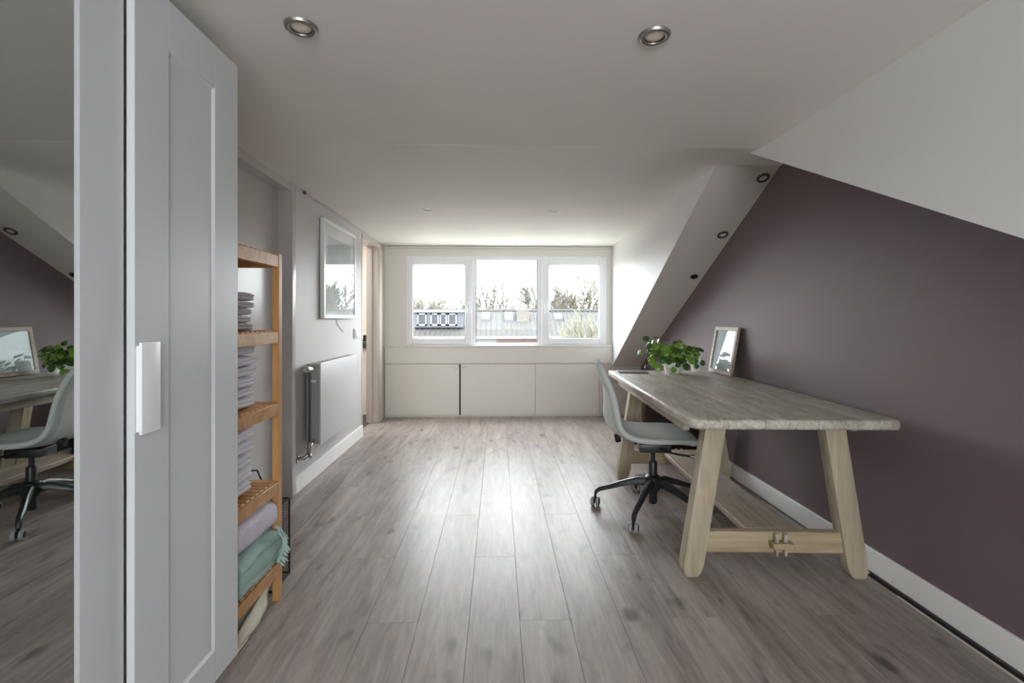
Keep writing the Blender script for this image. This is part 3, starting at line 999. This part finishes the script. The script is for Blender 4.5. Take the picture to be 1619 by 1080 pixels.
grid(bm, flapf, 30, 12)
bmesh.ops.recalc_face_normals(bm, faces=bm.faces)
fl = obj('flap', bm, 'canvas', bg, angle=60)
sm = fl.modifiers.new('thickness', 'SOLIDIFY')
sm.thickness = 0.004
bm = bmesh.new()
tube(bm, [(-0.935, 1.99, 0.118), (-0.930, 1.94, 0.09), (-0.918, 1.85, 0.045), (-0.915, 1.77, 0.016), (-0.918, 1.70, 0.012)], 0.006, 6)
obj('hem', bm, 'canvas', bg)

# black wire basket behind the shelf
wb = thing('wire_basket', 'black wire mesh basket on the floor behind the shelf unit', 'basket', (-1.17, 2.17, 0))
bx0, bx1, by0, by1, bz1 = -1.36, -0.966, 2.095, 2.255, 0.352
bm = bmesh.new()
for z in (0.008, bz1):
    tube(bm, [(bx0, by0, z), (bx1, by0, z), (bx1, by1, z), (bx0, by1, z), (bx0, by0, z)], 0.0045, 6)
for x in (bx0, bx1):
    for y in (by0, by1):
        tube(bm, [(x, y, 0.004), (x, y, bz1)], 0.0045, 6)
obj('rim_frame', bm, 'wire', wb)
for side in range(4):
    bm = bmesh.new()
    a = Vector((bx0, by0, 0)) if side in (0, 3) else Vector((bx1, by1, 0))
    b_ = {0: Vector((bx1, by0, 0)), 1: Vector((bx1, by0, 0)), 2: Vector((bx0, by1, 0)), 3: Vector((bx0, by1, 0))}[side]
    n = int((b_ - a).length / 0.0135)
    for k in range(1, n):
        p = a.lerp(b_, k / n)
        tube(bm, [p + Vector((0, 0, 0.008)), p + Vector((0, 0, bz1))], 0.0009, 3, caps=False)
    for k in range(1, 26):
        z = bz1 * k / 26
        tube(bm, [a + Vector((0, 0, z)), b_ + Vector((0, 0, z))], 0.0009, 3, caps=False)
    tag(obj('mesh_side', bm, 'wire', wb, smooth=False), kind='stuff')
bm = bmesh.new()
tube(bm, [(-0.972, 2.20, bz1), (-0.985, 2.19, 0.415), (-1.085, 2.19, 0.425), (-1.09, 2.19, bz1)], 0.004, 6)
tube(bm, [(-1.03, 2.18, 0.40), (-1.075, 2.18, 0.505), (-1.12, 2.18, 0.505), (-1.26, 2.18, 0.505), (-1.30, 2.18, 0.40), (-1.30, 2.18, bz1)], 0.0045, 6)
tube(bm, [(-1.03, 2.18, 0.40), (-1.03, 2.18, bz1)], 0.0045, 6)
obj('handle', bm, 'wire', wb)

# ------------------------------------------------------------------ desk
TB = (1.215, 1.92, 0.0)
RZ = R(-3.0)
dk = thing('trestle_desk', 'weathered wooden trestle desk against the mauve wall', 'desk', TB, RZ)
HW, LN, ZT, TH = 0.43, 1.90, 0.770, 0.042


def dobj(name, bm, mat, parent=dk, **kw):
    return obj(name, bm, mat, parent, world=False, **kw)


cuts = [-HW, -HW + 0.155, -0.125, 0.09, HW - 0.165, HW]
for i, (a, b_) in enumerate(zip(cuts, cuts[1:])):
    bm = bmesh.new()
    g = 0.0006
    r = random.Random(i)
    xa, xb = a + (g if i else 0), b_ - (g if i < 4 else 0)
    pts = [(xa, 0.0), (xb, 0.0), (xb, LN), (xa, LN)]
    if i == 0:
        pts = [(xa, 0.035), (xa + 0.028, 0.0), (xb, 0.0), (xb, LN), (xa + 0.012, LN), (xa, LN - 0.012)]
    if i == 4:
        pts = [(xa, 0.0), (xb - 0.022, 0.0), (xb, 0.022), (xb, LN - 0.012), (xb - 0.012, LN), (xa, LN)]
    dz = r.uniform(-0.0008, 0.0006)
    prism(bm, pts, 'Z', ZT - TH, ZT + dz)
    bmesh.ops.recalc_face_normals(bm, faces=bm.faces)
    outer = []
    for e in bm.edges:
        m_ = (e.verts[0].co + e.verts[1].co) / 2
        if abs(e.verts[0].co.z - e.verts[1].co.z) > 0.01:
            continue
        if m_.y < 0.03 or m_.y > LN - 0.008 or abs(m_.x) > HW - 0.03 and (e.verts[0].co - e.verts[1].co).normalized().y ** 2 > 0.3 and abs(m_.x) > HW - 0.02:
            outer.append(e)
    inner = [e for e in bm.edges if e not in outer and abs(e.verts[0].co.z - e.verts[1].co.z) < 0.001 and e.verts[0].co.z > ZT - 0.01]
    bmesh.ops.bevel(bm, geom=outer, offset=0.012, segments=3, affect='EDGES', profile=0.5, clamp_overlap=True)
    dobj('top_board', bm, 'desk_top', angle=50)
# apron rails
for s in (-1, 1):
    dobj('apron', B((s * 0.375 - 0.014, s * 0.375 + 0.014, 0.21, LN - 0.21, ZT - TH - 0.050, ZT - TH), bev=0.003), 'desk_stretcher')
CXD = 0.037


def leg_bm(s, y, CXD):
    """splayed flat leg with a rounded foot, outline in x/z, extruded in y"""
    top, bot, w = CXD + s * 0.262, CXD + s * 0.378, 0.094
    H_ = ZT - TH
    sl_ = (bot - top) / H_

    def cx(z):
        return top + sl_ * (H_ - z)
    pts = [(cx(H_) - w / 2, H_), (cx(H_) + w / 2, H_)]
    for k in range(7):
        a = k / 6.0
        # outer bottom corner, inner bottom corner
    rr = 0.040
    right = []
    left = []
    for k in range(7):
        a = math.pi / 2 * k / 6
        z = rr * (1 - math.sin(math.pi / 2 - a)) if False else rr * (1 - math.cos(math.pi / 2 - a))
        inset = rr * (1 - math.sin(math.pi / 2 - a)) * 0.65
        z = rr * 2.0 * (1 - math.sin(a))
        right.append((cx(z) + w / 2 - inset, z))
        left.append((cx(z) - w / 2 + inset, z))
    pts += right + list(reversed(left))
    bm = bmesh.new()
    prism(bm, pts, 'Y', y, y + 0.072, bev=0.006, seg=2)
    return bm


for ye, yc, cx_ in ((0.235, 0.250, CXD), (LN - 0.235 - 0.072, LN - 0.235 - 0.057, CXD - 0.035)):
    for s in (-1, 1):
        dobj('leg', leg_bm(s, ye, cx_), 'desk_leg', angle=50)
    dobj('crossbar', B((cx_ - 0.335, cx_ + 0.335, yc, yc + 0.042, 0.108, 0.205), bev=0.004), 'desk_bar')
    dobj('top_cleat', B((cx_ - 0.30, cx_ + 0.30, yc + 0.004, yc + 0.05, ZT - TH - 0.042, ZT - TH)), 'desk_bar')
st = dobj('stretcher', B((CXD - 0.115, CXD + 0.115, 0.292, LN - 0.292, 0.172, 0.205), bev=0.004), 'desk_stretcher')
for yt, dy in ((0.205, 0.05), (LN - 0.255, 0.05)):
    t_ = dobj('tenon', B((CXD - 0.025, CXD + 0.068, yt, yt + dy, 0.142, 0.170), bev=0.003), 'desk_bar')
for yt in (0.224, LN - 0.242):
    for dx in (0.002, 0.042):
        bm = bmesh.new()
        prism(bm, [(CXD + dx - 0.009, 0.205), (CXD + dx + 0.009, 0.205), (CXD + dx + 0.006, 0.105), (CXD + dx - 0.006, 0.105)], 'Y', yt, yt + 0.018, bev=0.002)
        dobj('wedge_peg', bm, 'desk_stretcher')

# ------------------------------------------------------------------ things on the desk
pd = thing('desk_picture', 'grey-brown wooden picture frame leaning on the mauve wall', 'picture', (1.664, 3.56, ZT + 0.001))
pw, ph, fw, ft = 0.345, 0.355, 0.030, 0.020
lean = math.atan2(0.060, 0.345)
bm = B((-ft, 0, -pw / 2, pw / 2, 0, fw), (-ft, 0, -pw / 2, pw / 2, ph - fw, ph), (-ft, 0, -pw / 2, -pw / 2 + fw, fw, ph - fw), (-ft, 0, pw / 2 - fw, pw / 2, fw, ph - fw), bev=0.002)
for o_ in (obj('frame', bm, 'frame_wood', pd, world=False),
           obj('print', B((-0.009, -0.006, -pw / 2 + fw, pw / 2 - fw, fw, ph - fw)), 'art_desk', pd, world=False),
           obj('glass_pane', B((-0.014, -0.0125, -pw / 2 + fw, pw / 2 - fw, fw, ph - fw)), 'picture_glass', pd, world=False),
           obj('backing', B((-0.005, -0.001, -pw / 2 + 0.01, pw / 2 - 0.01, 0.01, ph - 0.01)), 'dark_wood', pd, world=False)):
    pass
pd.rotation_euler = (0, lean, R(1.5))
pd.location.x = 1.672


def make_plant(name, label, loc, rp, hp, leaves, pot_label=None, seed=1):
    t = thing(name, label, 'plant', loc)
    bm = bmesh.new()
    lathe(bm, [(0, 0), (rp * 0.70, 0), (rp * 0.76, 0.004), (rp * 0.92, hp * 0.5), (rp, hp - 0.004), (rp, hp), (rp * 0.93, hp), (rp * 0.90, hp * 0.86), (0, hp * 0.86)], 32)
    obj('pot', bm, 'pot', t, world=False)
    bm = bmesh.new()
    lathe(bm, [(0, hp * 0.90), (rp * 0.5, hp * 0.895), (rp * 0.92, hp * 0.87)], 20)
    obj('soil', bm, 'soil', t, world=False)
    lm = {}
    for matn in ('leaf', 'leaf_dark'):
        bm = bmesh.new()
        prof = [(0, 0.10), (0.25, 0.05), (0.6, -0.02), (0.88, -0.02), (1.0, -0.09), (0.86, -0.06), (0.55, -0.065), (0, 0.04)]
        lathe(bm, prof, 14)
        me = bpy.data.meshes.new('leaf')
        bm.to_mesh(me)
        bm.free()
        me.shade_smooth()
        me.materials.append(M[matn])
        lm[matn] = me
    rr = random.Random(seed)
    base = Vector((0, 0, hp * 0.9))
    for (x, y, z, s, nx, ny, nz, dk_) in leaves:
        p = Vector((x, y, z))
        nrm = Vector((nx, ny, nz)).normalized()
        o = bpy.data.objects.new('leaf', lm['leaf_dark' if dk_ else 'leaf'])
        C.objects.link(o)
        o.parent = t
        q = nrm.to_track_quat('Z', 'Y')
        o.matrix_local = Matrix.Translation(p) @ q.to_matrix().to_4x4() @ Matrix.Diagonal((s, s * 0.94, s, 1))
        bm = bmesh.new()
        b0 = base + Vector((rr.uniform(-0.25, 0.25) * rp, rr.uniform(-0.25, 0.25) * rp, 0.0))
        mid = b0.lerp(p, 0.5) + Vector((0, 0, 0.02 + 0.25 * abs(p.z - b0.z)))
        if p.z < hp:
            mid.z = hp + 0.05
        pts = []
        for k in range(7):
            tt = k / 6
            pts.append(b0 * (1 - tt) ** 2 + mid * 2 * tt * (1 - tt) + (p - nrm * 0.002) * tt ** 2)
        tube(bm, pts, [0.0022] * 4 + [0.0018] * 3, 5)
        obj('stem', bm, 'stem', t, world=False)
    return t


rr = random.Random(23)
leaves = []
# crown: dense middle
for k in range(62):
    a = rr.uniform(0, 2 * math.pi)
    rad = 0.05 + 0.135 * math.sqrt(rr.random())
    x, y = rad * math.cos(a), rad * math.sin(a) * 0.9
    z = 0.10 + 0.13 * rr.random() + 0.05 * (1 - rad / 0.19)
    if x > 0.06:
        z -= 0.035
    leaves.append((x, y, z, rr.uniform(0.019, 0.029), x * 2.2 + rr.uniform(-.25, .25), y * 2.2 - 0.55 + rr.uniform(-.3, .3), 0.55 + rr.uniform(-.1, .3), rr.random() < 0.35))
# outliers as in the photo: tall ones at the left, drooping ones in front
leaves += [(-0.20, 0.02, 0.262, 0.026, -0.2, -0.9, 0.5, True), (-0.115, 0.05, 0.27, 0.020, 0.1, -0.3, 0.9, True), (-0.03, 0.10, 0.25, 0.020, 0, 0.2, 0.95, True),
           (-0.255, 0.0, 0.155, 0.026, -0.9, -0.35, 0.35, False), (-0.165, -0.02, 0.235, 0.024, -0.8, 0.1, 0.25, False), (-0.20, -0.02, 0.215, 0.024, -0.85, 0.1, 0.3, False),
           (-0.16, -0.04, 0.195, 0.024, -0.7, -0.5, 0.35, False), (-0.13, -0.05, 0.245, 0.022, -0.9, 0.0, 0.2, False),
           (-0.225, -0.03, 0.045, 0.024, -0.9, 0.3, 0.2, False), (-0.14, -0.09, 0.050, 0.031, -0.2, -1.0, 0.3, False), (-0.035, -0.12, 0.035, 0.024, 0.1, -1.0, 0.25, False),
           (0.075, -0.08, 0.055, 0.032, 0.2, -1, 0.4, True), (0.035, -0.06, 0.10, 0.032, 0, -1, 0.5, True), (0.12, -0.07, 0.10, 0.032, 0.3, -1, 0.4, False),
           (0.165, -0.04, 0.13, 0.028, 0.4, -0.9, 0.5, False), (-0.10, -0.07, 0.105, 0.034, -0.2, -0.9, 0.4, True), (-0.18, -0.06, 0.09, 0.027, -0.5, -0.8, 0.3, False)]
for k in range(18):
    x, y = rr.uniform(-0.20, 0.03), rr.uniform(-0.11, 0.02)
    leaves.append((x, y, rr.uniform(0.055, 0.215), rr.uniform(0.020, 0.028), -0.5 + rr.uniform(-.3, .3), -0.8 + rr.uniform(-.3, .3), rr.uniform(0.2, 0.7), rr.random() < 0.25))
make_plant('potted_pilea', 'bushy green plant with round leaves in a white pot on the desk', (1.335, 3.64, ZT + 0.001), 0.072, 0.082, leaves, seed=3)
lv2 = [(0.02, -0.03, 0.175, 0.034, 0.2, -0.5, 0.9, True), (-0.03, -0.05, 0.085, 0.028, -0.2, -0.9, 0.4, True), (0.04, -0.03, 0.07, 0.028, 0.3, -0.9, 0.3, True),
       (-0.04, 0.0, 0.15, 0.024, -0.5, -0.3, 0.8, False), (0.01, 0.04, 0.16, 0.024, 0, 0.5, 0.8, False), (-0.01, -0.04, 0.045, 0.022, 0, -1, 0.1, True)]
make_plant('potted_cutting', 'small plant in a white cube-like pot next to the desk picture', (1.555, 3.735, ZT + 0.001), 0.042, 0.125, lv2, seed=9)

bm = B((-0.11, 0.11, -0.08, 0.08, 0.0, 0.008), bev=0.002)
dm = thing('closed_notebook', 'thin grey notebook lying at the far corner of the desk', 'notebook', (1.04, 3.70, ZT + 0.001), R(-6))
obj('cover', bm, 'mat_grey', dm, world=False)
obj('pages', B((-0.106, 0.1115, -0.076, 0.076, 0.0015, 0.0065)), 'paper', dm, world=False)

# ------------------------------------------------------------------ dark chest behind the desk, under the slope
ch = thing('dark_chest', 'dark brown wooden chest with a carved corner behind the desk', 'chest', (1.45, 4.30, 0))
obj('body', B((1.27, 1.72, 4.08, 4.55, 0.05, 0.60), bev=0.004), 'dark_wood', ch)
obj('lid', B((1.255, 1.73, 4.065, 4.56, 0.60, 0.64), bev=0.008, seg=2), 'dark_wood', ch)
bm = bmesh.new()
tube(bm, [(1.245, 4.09, 0.0), (1.245, 4.09, 0.05), (1.245, 4.09, 0.10), (1.245, 4.09, 0.20), (1.245, 4.09, 0.30), (1.245, 4.09, 0.40), (1.245, 4.09, 0.50), (1.245, 4.09, 0.60), (1.245, 4.09, 0.66)],
     [0.018, 0.026, 0.020, 0.026, 0.020, 0.026, 0.020, 0.026, 0.020], 10)
obj('carved_post', bm, 'carved', ch)
obj('carved_rail', B((1.252, 1.272, 4.085, 4.54, 0.08, 0.16), bev=0.004), 'carved', ch)
for xx in (1.29, 1.68):
    for yy in (4.10, 4.50):
        obj('foot', B((xx, xx + 0.035, yy, yy + 0.035, 0, 0.052)), 'dark_wood', ch)

# ------------------------------------------------------------------ office chair
oc = thing('office_chair', 'pale grey-green swivel chair with black five-star base on castors', 'chair', (0.950, 2.925, 0), R(-9))


def cobj(name, bm, mat, parent=oc, **kw):
    return obj(name, bm, mat, parent, world=False, **kw)


prof = [(-0.352, 0.930, 0.120, 0.00), (-0.349, 0.915, 0.165, 0.004), (-0.330, 0.865, 0.190, 0.010), (-0.305, 0.80, 0.200, 0.016), (-0.284, 0.72, 0.203, 0.024), (-0.279, 0.65, 0.205, 0.034),
        (-0.276, 0.595, 0.210, 0.040), (-0.255, 0.540, 0.218, 0.030), (-0.205, 0.502, 0.226, 0.018), (-0.12, 0.486, 0.233, 0.016), (-0.03, 0.488, 0.236, 0.014),
        (0.06, 0.496, 0.234, 0.010), (0.14, 0.500, 0.222, 0.002), (0.19, 0.490, 0.200, -0.006), (0.215, 0.470, 0.165, -0.010), (0.220, 0.458, 0.110, -0.010)]
prof = [(a + 0.032, b, c, d) for a, b, c, d in prof]
n_p = len(prof)


def shell_surface(off, shrink=1.0, i0=0, i1=n_p - 1, nv=14, extra=None):
    bm = bmesh.new()
    rows = []
    for i in range(i0, i1 + 1):
        x, z, w, lift = prof[i]
        a, b_ = prof[max(i - 1, 0)], prof[min(i + 1, n_p - 1)]
        tx, tz = b_[0] - a[0], b_[1] - a[1]
        l = math.hypot(tx, tz)
        nx, nz = -tz / l, tx / l           # points to the sitter
        row = []
        for j in range(nv + 1):
            v = -1 + 2 * j / nv
            c = abs(v) ** 2.4 * lift
            if extra:
                c -= extra.get(i, 0.0) * (1 - v * v)
            row.append(bm.verts.new((x + nx * (off + c), w * shrink * v, z + nz * (off + c))))
        rows.append(row)
    for r0, r1 in zip(rows, rows[1:]):
        for j in range(nv):
            bm.faces.new((r0[j], r1[j], r1[j + 1], r0[j + 1]))
    return bm


pad = cobj('upholstered_shell', shell_surface(0.0), 'chair_fabric')
so = pad.modifiers.new('padding', 'SOLIDIFY')
so.thickness = 0.036
so.offset = -1.0
ss = pad.modifiers.new('soft', 'SUBSURF')
ss.levels = 2
ss.render_levels = 2
sh_ = cobj('outer_shell', shell_surface(-0.032, 0.90, 3, n_p - 3, extra={3: -0.004, 4: 0.004, 5: 0.014, 6: 0.022, 7: 0.018, 8: 0.010, 9: 0.006, 10: 0.006, 11: 0.006, 12: 0.004}), 'chair_back')
so = sh_.modifiers.new('thickness', 'SOLIDIFY')
so.thickness = 0.008
so.offset = -1.0
ss = sh_.modifiers.new('soft', 'SUBSURF')
ss.levels = 2
ss.render_levels = 2
# mechanism under the seat
cobj('tilt_mechanism', B((-0.09, 0.10, -0.065, 0.065, 0.375, 0.425), bev=0.010, seg=2), 'black', angle=50)
bm = bmesh.new()
tube(bm, [(0.03, -0.06, 0.405), (0.06, -0.14, 0.405), (0.12, -0.19, 0.405), (0.185, -0.215, 0.405)], 0.006, 8)
lv = cobj('lever', bm, 'black')
bm = bmesh.new()
tube(bm, [(0.175, -0.212, 0.405), (0.20, -0.222, 0.405)], 0.011, 12)
cobj('lever_tip', bm, 'chrome', lv)
bm = bmesh.new()
lathe(bm, [(0, 0), (0.022, 0), (0.026, 0.006), (0.026, 0.026), (0.020, 0.034), (0, 0.034)], 18, Matrix.Translation((-0.205, -0.10, 0.475)) @ Matrix.Rotation(R(-105), 4, 'Y'))
cobj('tension_knob', bm, 'black_matt')
bm = bmesh.new()
lathe(bm, [(0, 0.30), (0.014, 0.30), (0.014, 0.385), (0, 0.385)], 20)
cobj('gas_lift', bm, 'black')
bm = bmesh.new()
lathe(bm, [(0, 0.055), (0.024, 0.055), (0.026, 0.060), (0.026, 0.305), (0.022, 0.312), (0, 0.312)], 24)
cobj('column', bm, 'black')
bm = bmesh.new()
lathe(bm, [(0.026, 0.135), (0.044, 0.140), (0.048, 0.155), (0.046, 0.215), (0.036, 0.226), (0.026, 0.228)], 24)
cobj('hub', bm, 'black')


def arm_bm():
    bm = bmesh.new()
    st_ = [(0.030, 0.182, 0.022, 0.026), (0.09, 0.186, 0.019, 0.021), (0.17, 0.165, 0.017, 0.016), (0.26, 0.132, 0.015, 0.013), (0.322, 0.112, 0.013, 0.012), (0.345, 0.092, 0.013, 0.010), (0.350, 0.066, 0.011, 0.008)]
    rows = []
    for i, (x, z, w, h) in enumerate(st_):
        a, b_ = st_[max(i - 1, 0)], st_[min(i + 1, len(st_) - 1)]
        tx, tz = b_[0] - a[0], b_[1] - a[1]
        l = math.hypot(tx, tz)
        nx, nz = -tz / l, tx / l
        rows.append([bm.verts.new((x + nx * hh, ww, z + nz * hh)) for ww, hh in ((-w, -h), (w, -h), (w, h * 0.4), (w * 0.5, h), (-w * 0.5, h), (-w, h * 0.4))])
    for r0, r1 in zip(rows, rows[1:]):
        for k in range(6):
            bm.faces.new((r0[k], r0[(k + 1) % 6], r1[(k + 1) % 6], r1[k]))
    bm.faces.new(rows[0])
    bm.faces.new(list(reversed(rows[-1])))
    bmesh.ops.recalc_face_normals(bm, faces=bm.faces)
    return bm


arm_me = None
cast = {}
for k in range(5):
    ang = R(163 + 9 + 72 * k)
    if arm_me is None:
        arm = cobj('base_arm', arm_bm(), 'black', angle=40)
        arm_me = arm.data
        w0 = bmesh.new()
        for s in (-1, 1):
            lathe(w0, [(0.010, 0.0), (0.026, 0.0), (0.029, 0.004), (0.029, 0.014), (0.026, 0.018), (0.019, 0.018)], 22,
                  Matrix.Translation((0.350, s * 0.007, 0.029)) @ Matrix.Rotation(R(-90 * s), 4, 'X'))
        castor = cobj('castor_wheels', w0, 'castor_grey', arm)
        w1_ = bmesh.new()
        for s in (-1, 1):
            lathe(w1_, [(0.0, 0.021), (0.012, 0.021), (0.0185, 0.019), (0.0185, 0.010)], 20,
                  Matrix.Translation((0.350, s * 0.007, 0.029)) @ Matrix.Rotation(R(-90 * s), 4, 'X'))
        tube(w1_, [(0.350, 0, 0.03), (0.350, 0, 0.07)], 0.008, 10)
        box(w1_, 0.330, 0.372, -0.006, 0.006, 0.022, 0.058, bev=0.004)
        fork = cobj('castor_fork', w1_, 'black_matt', arm)
        cast['w'], cast['f'] = castor, fork
    else:
        arm = bpy.data.objects.new('base_arm', arm_me)
        C.objects.link(arm)
        arm.parent = oc
        for c_ in (cast['w'], cast['f']):
            cc = c_.copy()
            C.objects.link(cc)
            cc.parent = arm
    arm.rotation_euler = (0, 0, ang)

# castors swivel individually
for i, o_ in enumerate([o for o in bpy.data.objects if o.name.startswith(('castor_wheels', 'castor_fork'))]):
    arm = o_.parent
    swv = {0: 0.5, 1: -0.7, 2: 1.2, 3: 0.2, 4: -1.1}[int(arm.name.split('.')[-1]) if '.' in arm.name else 0]
    o_.matrix_local = Matrix.Translation((0.350, 0, 0)) @ Matrix.Rotation(swv + 0.9, 4, 'Z') @ Matrix.Translation((-0.350, 0, 0))

# ------------------------------------------------------------------ outside the window
struct('ground', B((-90, 90, 6.6, 140, -6.2, -6.0)), 'ground', 'garden ground between the houses')
hs = thing('row_house', 'row of houses opposite with a long grey tiled roof', 'building', (0, 30, -6.0))
EY, RY, EZ, RZz = 28.0, 31.0, 0.22, 1.72


def roof_z(y):
    return EZ + (RZz - EZ) * (y - EY) / (RY - EY)


bm = bmesh.new()
grid(bm, lambda u, v: (-34 + 68 * u, EY - 0.25 + (RY - EY + 0.25) * v, roof_z(EY - 0.25 + (RY - EY + 0.25) * v)), 1, 1)
grid(bm, lambda u, v: (-34 + 68 * u, RY + 6 * v, RZz - 3.0 * v), 1, 1)
# low tile ribs for relief
for k in range(226):
    x = -34 + k * 0.30
    tube(bm, [(x, EY - 0.25, roof_z(EY - 0.25) + 0.01), (x, RY, RZz + 0.01)], 0.045, 4, caps=False)
bmesh.ops.recalc_face_normals(bm, faces=bm.faces)
obj('roof', bm, 'tile', hs, smooth=False)
bm = bmesh.new()
tube(bm, [(-34, RY, RZz + 0.03), (34, RY, RZz + 0.03)], 0.13, 6)
obj('ridge_cap', bm, 'tile', hs)
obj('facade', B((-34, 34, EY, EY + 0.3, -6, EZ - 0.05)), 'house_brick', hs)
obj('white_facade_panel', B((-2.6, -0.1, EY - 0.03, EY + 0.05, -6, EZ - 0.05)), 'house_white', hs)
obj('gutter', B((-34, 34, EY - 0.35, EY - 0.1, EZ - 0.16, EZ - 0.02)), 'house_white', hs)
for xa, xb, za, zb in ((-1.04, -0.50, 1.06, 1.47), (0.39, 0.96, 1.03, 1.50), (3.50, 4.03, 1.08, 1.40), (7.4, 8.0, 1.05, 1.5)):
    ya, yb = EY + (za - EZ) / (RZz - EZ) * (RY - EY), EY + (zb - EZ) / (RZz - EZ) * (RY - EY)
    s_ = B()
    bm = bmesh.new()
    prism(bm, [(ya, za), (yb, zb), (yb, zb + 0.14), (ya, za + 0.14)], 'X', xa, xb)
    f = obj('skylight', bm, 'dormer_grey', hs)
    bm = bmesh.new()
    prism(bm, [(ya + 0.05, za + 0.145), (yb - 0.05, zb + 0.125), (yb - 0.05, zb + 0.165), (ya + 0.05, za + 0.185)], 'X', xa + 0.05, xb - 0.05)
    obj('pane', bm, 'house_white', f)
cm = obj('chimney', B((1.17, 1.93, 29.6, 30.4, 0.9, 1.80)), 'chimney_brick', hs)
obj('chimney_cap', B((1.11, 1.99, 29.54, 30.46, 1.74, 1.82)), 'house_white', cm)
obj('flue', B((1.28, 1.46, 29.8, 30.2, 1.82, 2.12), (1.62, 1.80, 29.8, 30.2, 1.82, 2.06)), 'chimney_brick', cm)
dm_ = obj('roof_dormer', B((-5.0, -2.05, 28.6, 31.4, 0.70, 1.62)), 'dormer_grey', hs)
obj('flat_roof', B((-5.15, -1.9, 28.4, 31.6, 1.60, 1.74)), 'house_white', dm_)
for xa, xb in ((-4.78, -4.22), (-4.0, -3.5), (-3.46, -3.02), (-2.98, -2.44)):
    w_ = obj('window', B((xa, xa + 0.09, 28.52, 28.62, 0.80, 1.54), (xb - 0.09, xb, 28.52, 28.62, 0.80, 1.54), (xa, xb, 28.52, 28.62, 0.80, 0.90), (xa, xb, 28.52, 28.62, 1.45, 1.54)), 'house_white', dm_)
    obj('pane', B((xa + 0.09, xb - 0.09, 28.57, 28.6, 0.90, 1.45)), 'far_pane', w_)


def tree_bm(seed, h):
    r = random.Random(seed)
    bm = bmesh.new()

    def grow(p, d, l, rad, depth):
        q_ = p + d * l
        mid = p.lerp(q_, 0.5) + Vector((r.uniform(-1, 1), r.uniform(-1, 1), 0)) * l * 0.06
        tube(bm, [p, mid, q_], [rad, rad * 0.85, rad * 0.65], 4 if depth > 1 else 6, caps=False)
        if depth >= 5:
            return
        n = 3 if depth else 5
        for k in range(n):
            nd = (d + Vector((r.uniform(-1, 1), r.uniform(-1, 1), r.uniform(-0.25, 0.6))) * (0.62 if depth else 0.5)).normalized()
            s_ = p.lerp(q_, r.uniform(0.55, 1.0)) if k < n - 1 else q_
            grow(s_, nd, l * r.uniform(0.58, 0.78), max(0.045, rad * 0.66), depth + 1)
    grow(Vector((0, 0, 0)), Vector((0, 0, 1)), h * 0.36, h * 0.026, 0)
    return bm


tmesh = []
for i in range(4):
    bm = tree_bm(100 + i, 9.5)
    me = bpy.data.meshes.new('bare_crown')
    bm.to_mesh(me)
    bm.free()
    me.materials.append(M['bark' if i % 2 else 'bark_green'])
    tmesh.append(me)
rt = random.Random(5)
TL = {'far': 'bare winter tree in the hazy row beyond the opposite roof'}
for i in range(13):
    x = -14 + i * 2.6 + rt.uniform(-0.5, 0.5)
    y = rt.uniform(42, 54)
    s = 1.02 + 0.18 * max(0, min(1, x / 9.0)) + rt.uniform(-0.08, 0.10)
    o = bpy.data.objects.new('bare_tree', tmesh[i % 4])
    C.objects.link(o)
    o.location = (x, y, -6.0)
    o.rotation_euler = (0, 0, rt.uniform(0, 6.28))
    o.scale = (s, s, s)
    tag(o, TL['far'], 'tree', 'bare trees beyond the roofs')
o = bpy.data.objects.new('bare_tree', tmesh[2])
C.objects.link(o)
o.location = (5.0, 25.0, -6.0)
o.scale = (0.62, 0.62, 0.84)
tag(o, 'pale bare tree in front of the opposite roof at the right window sash', 'tree')

for o in bpy.data.objects:
    if '_o' in o:
        del o['_o']
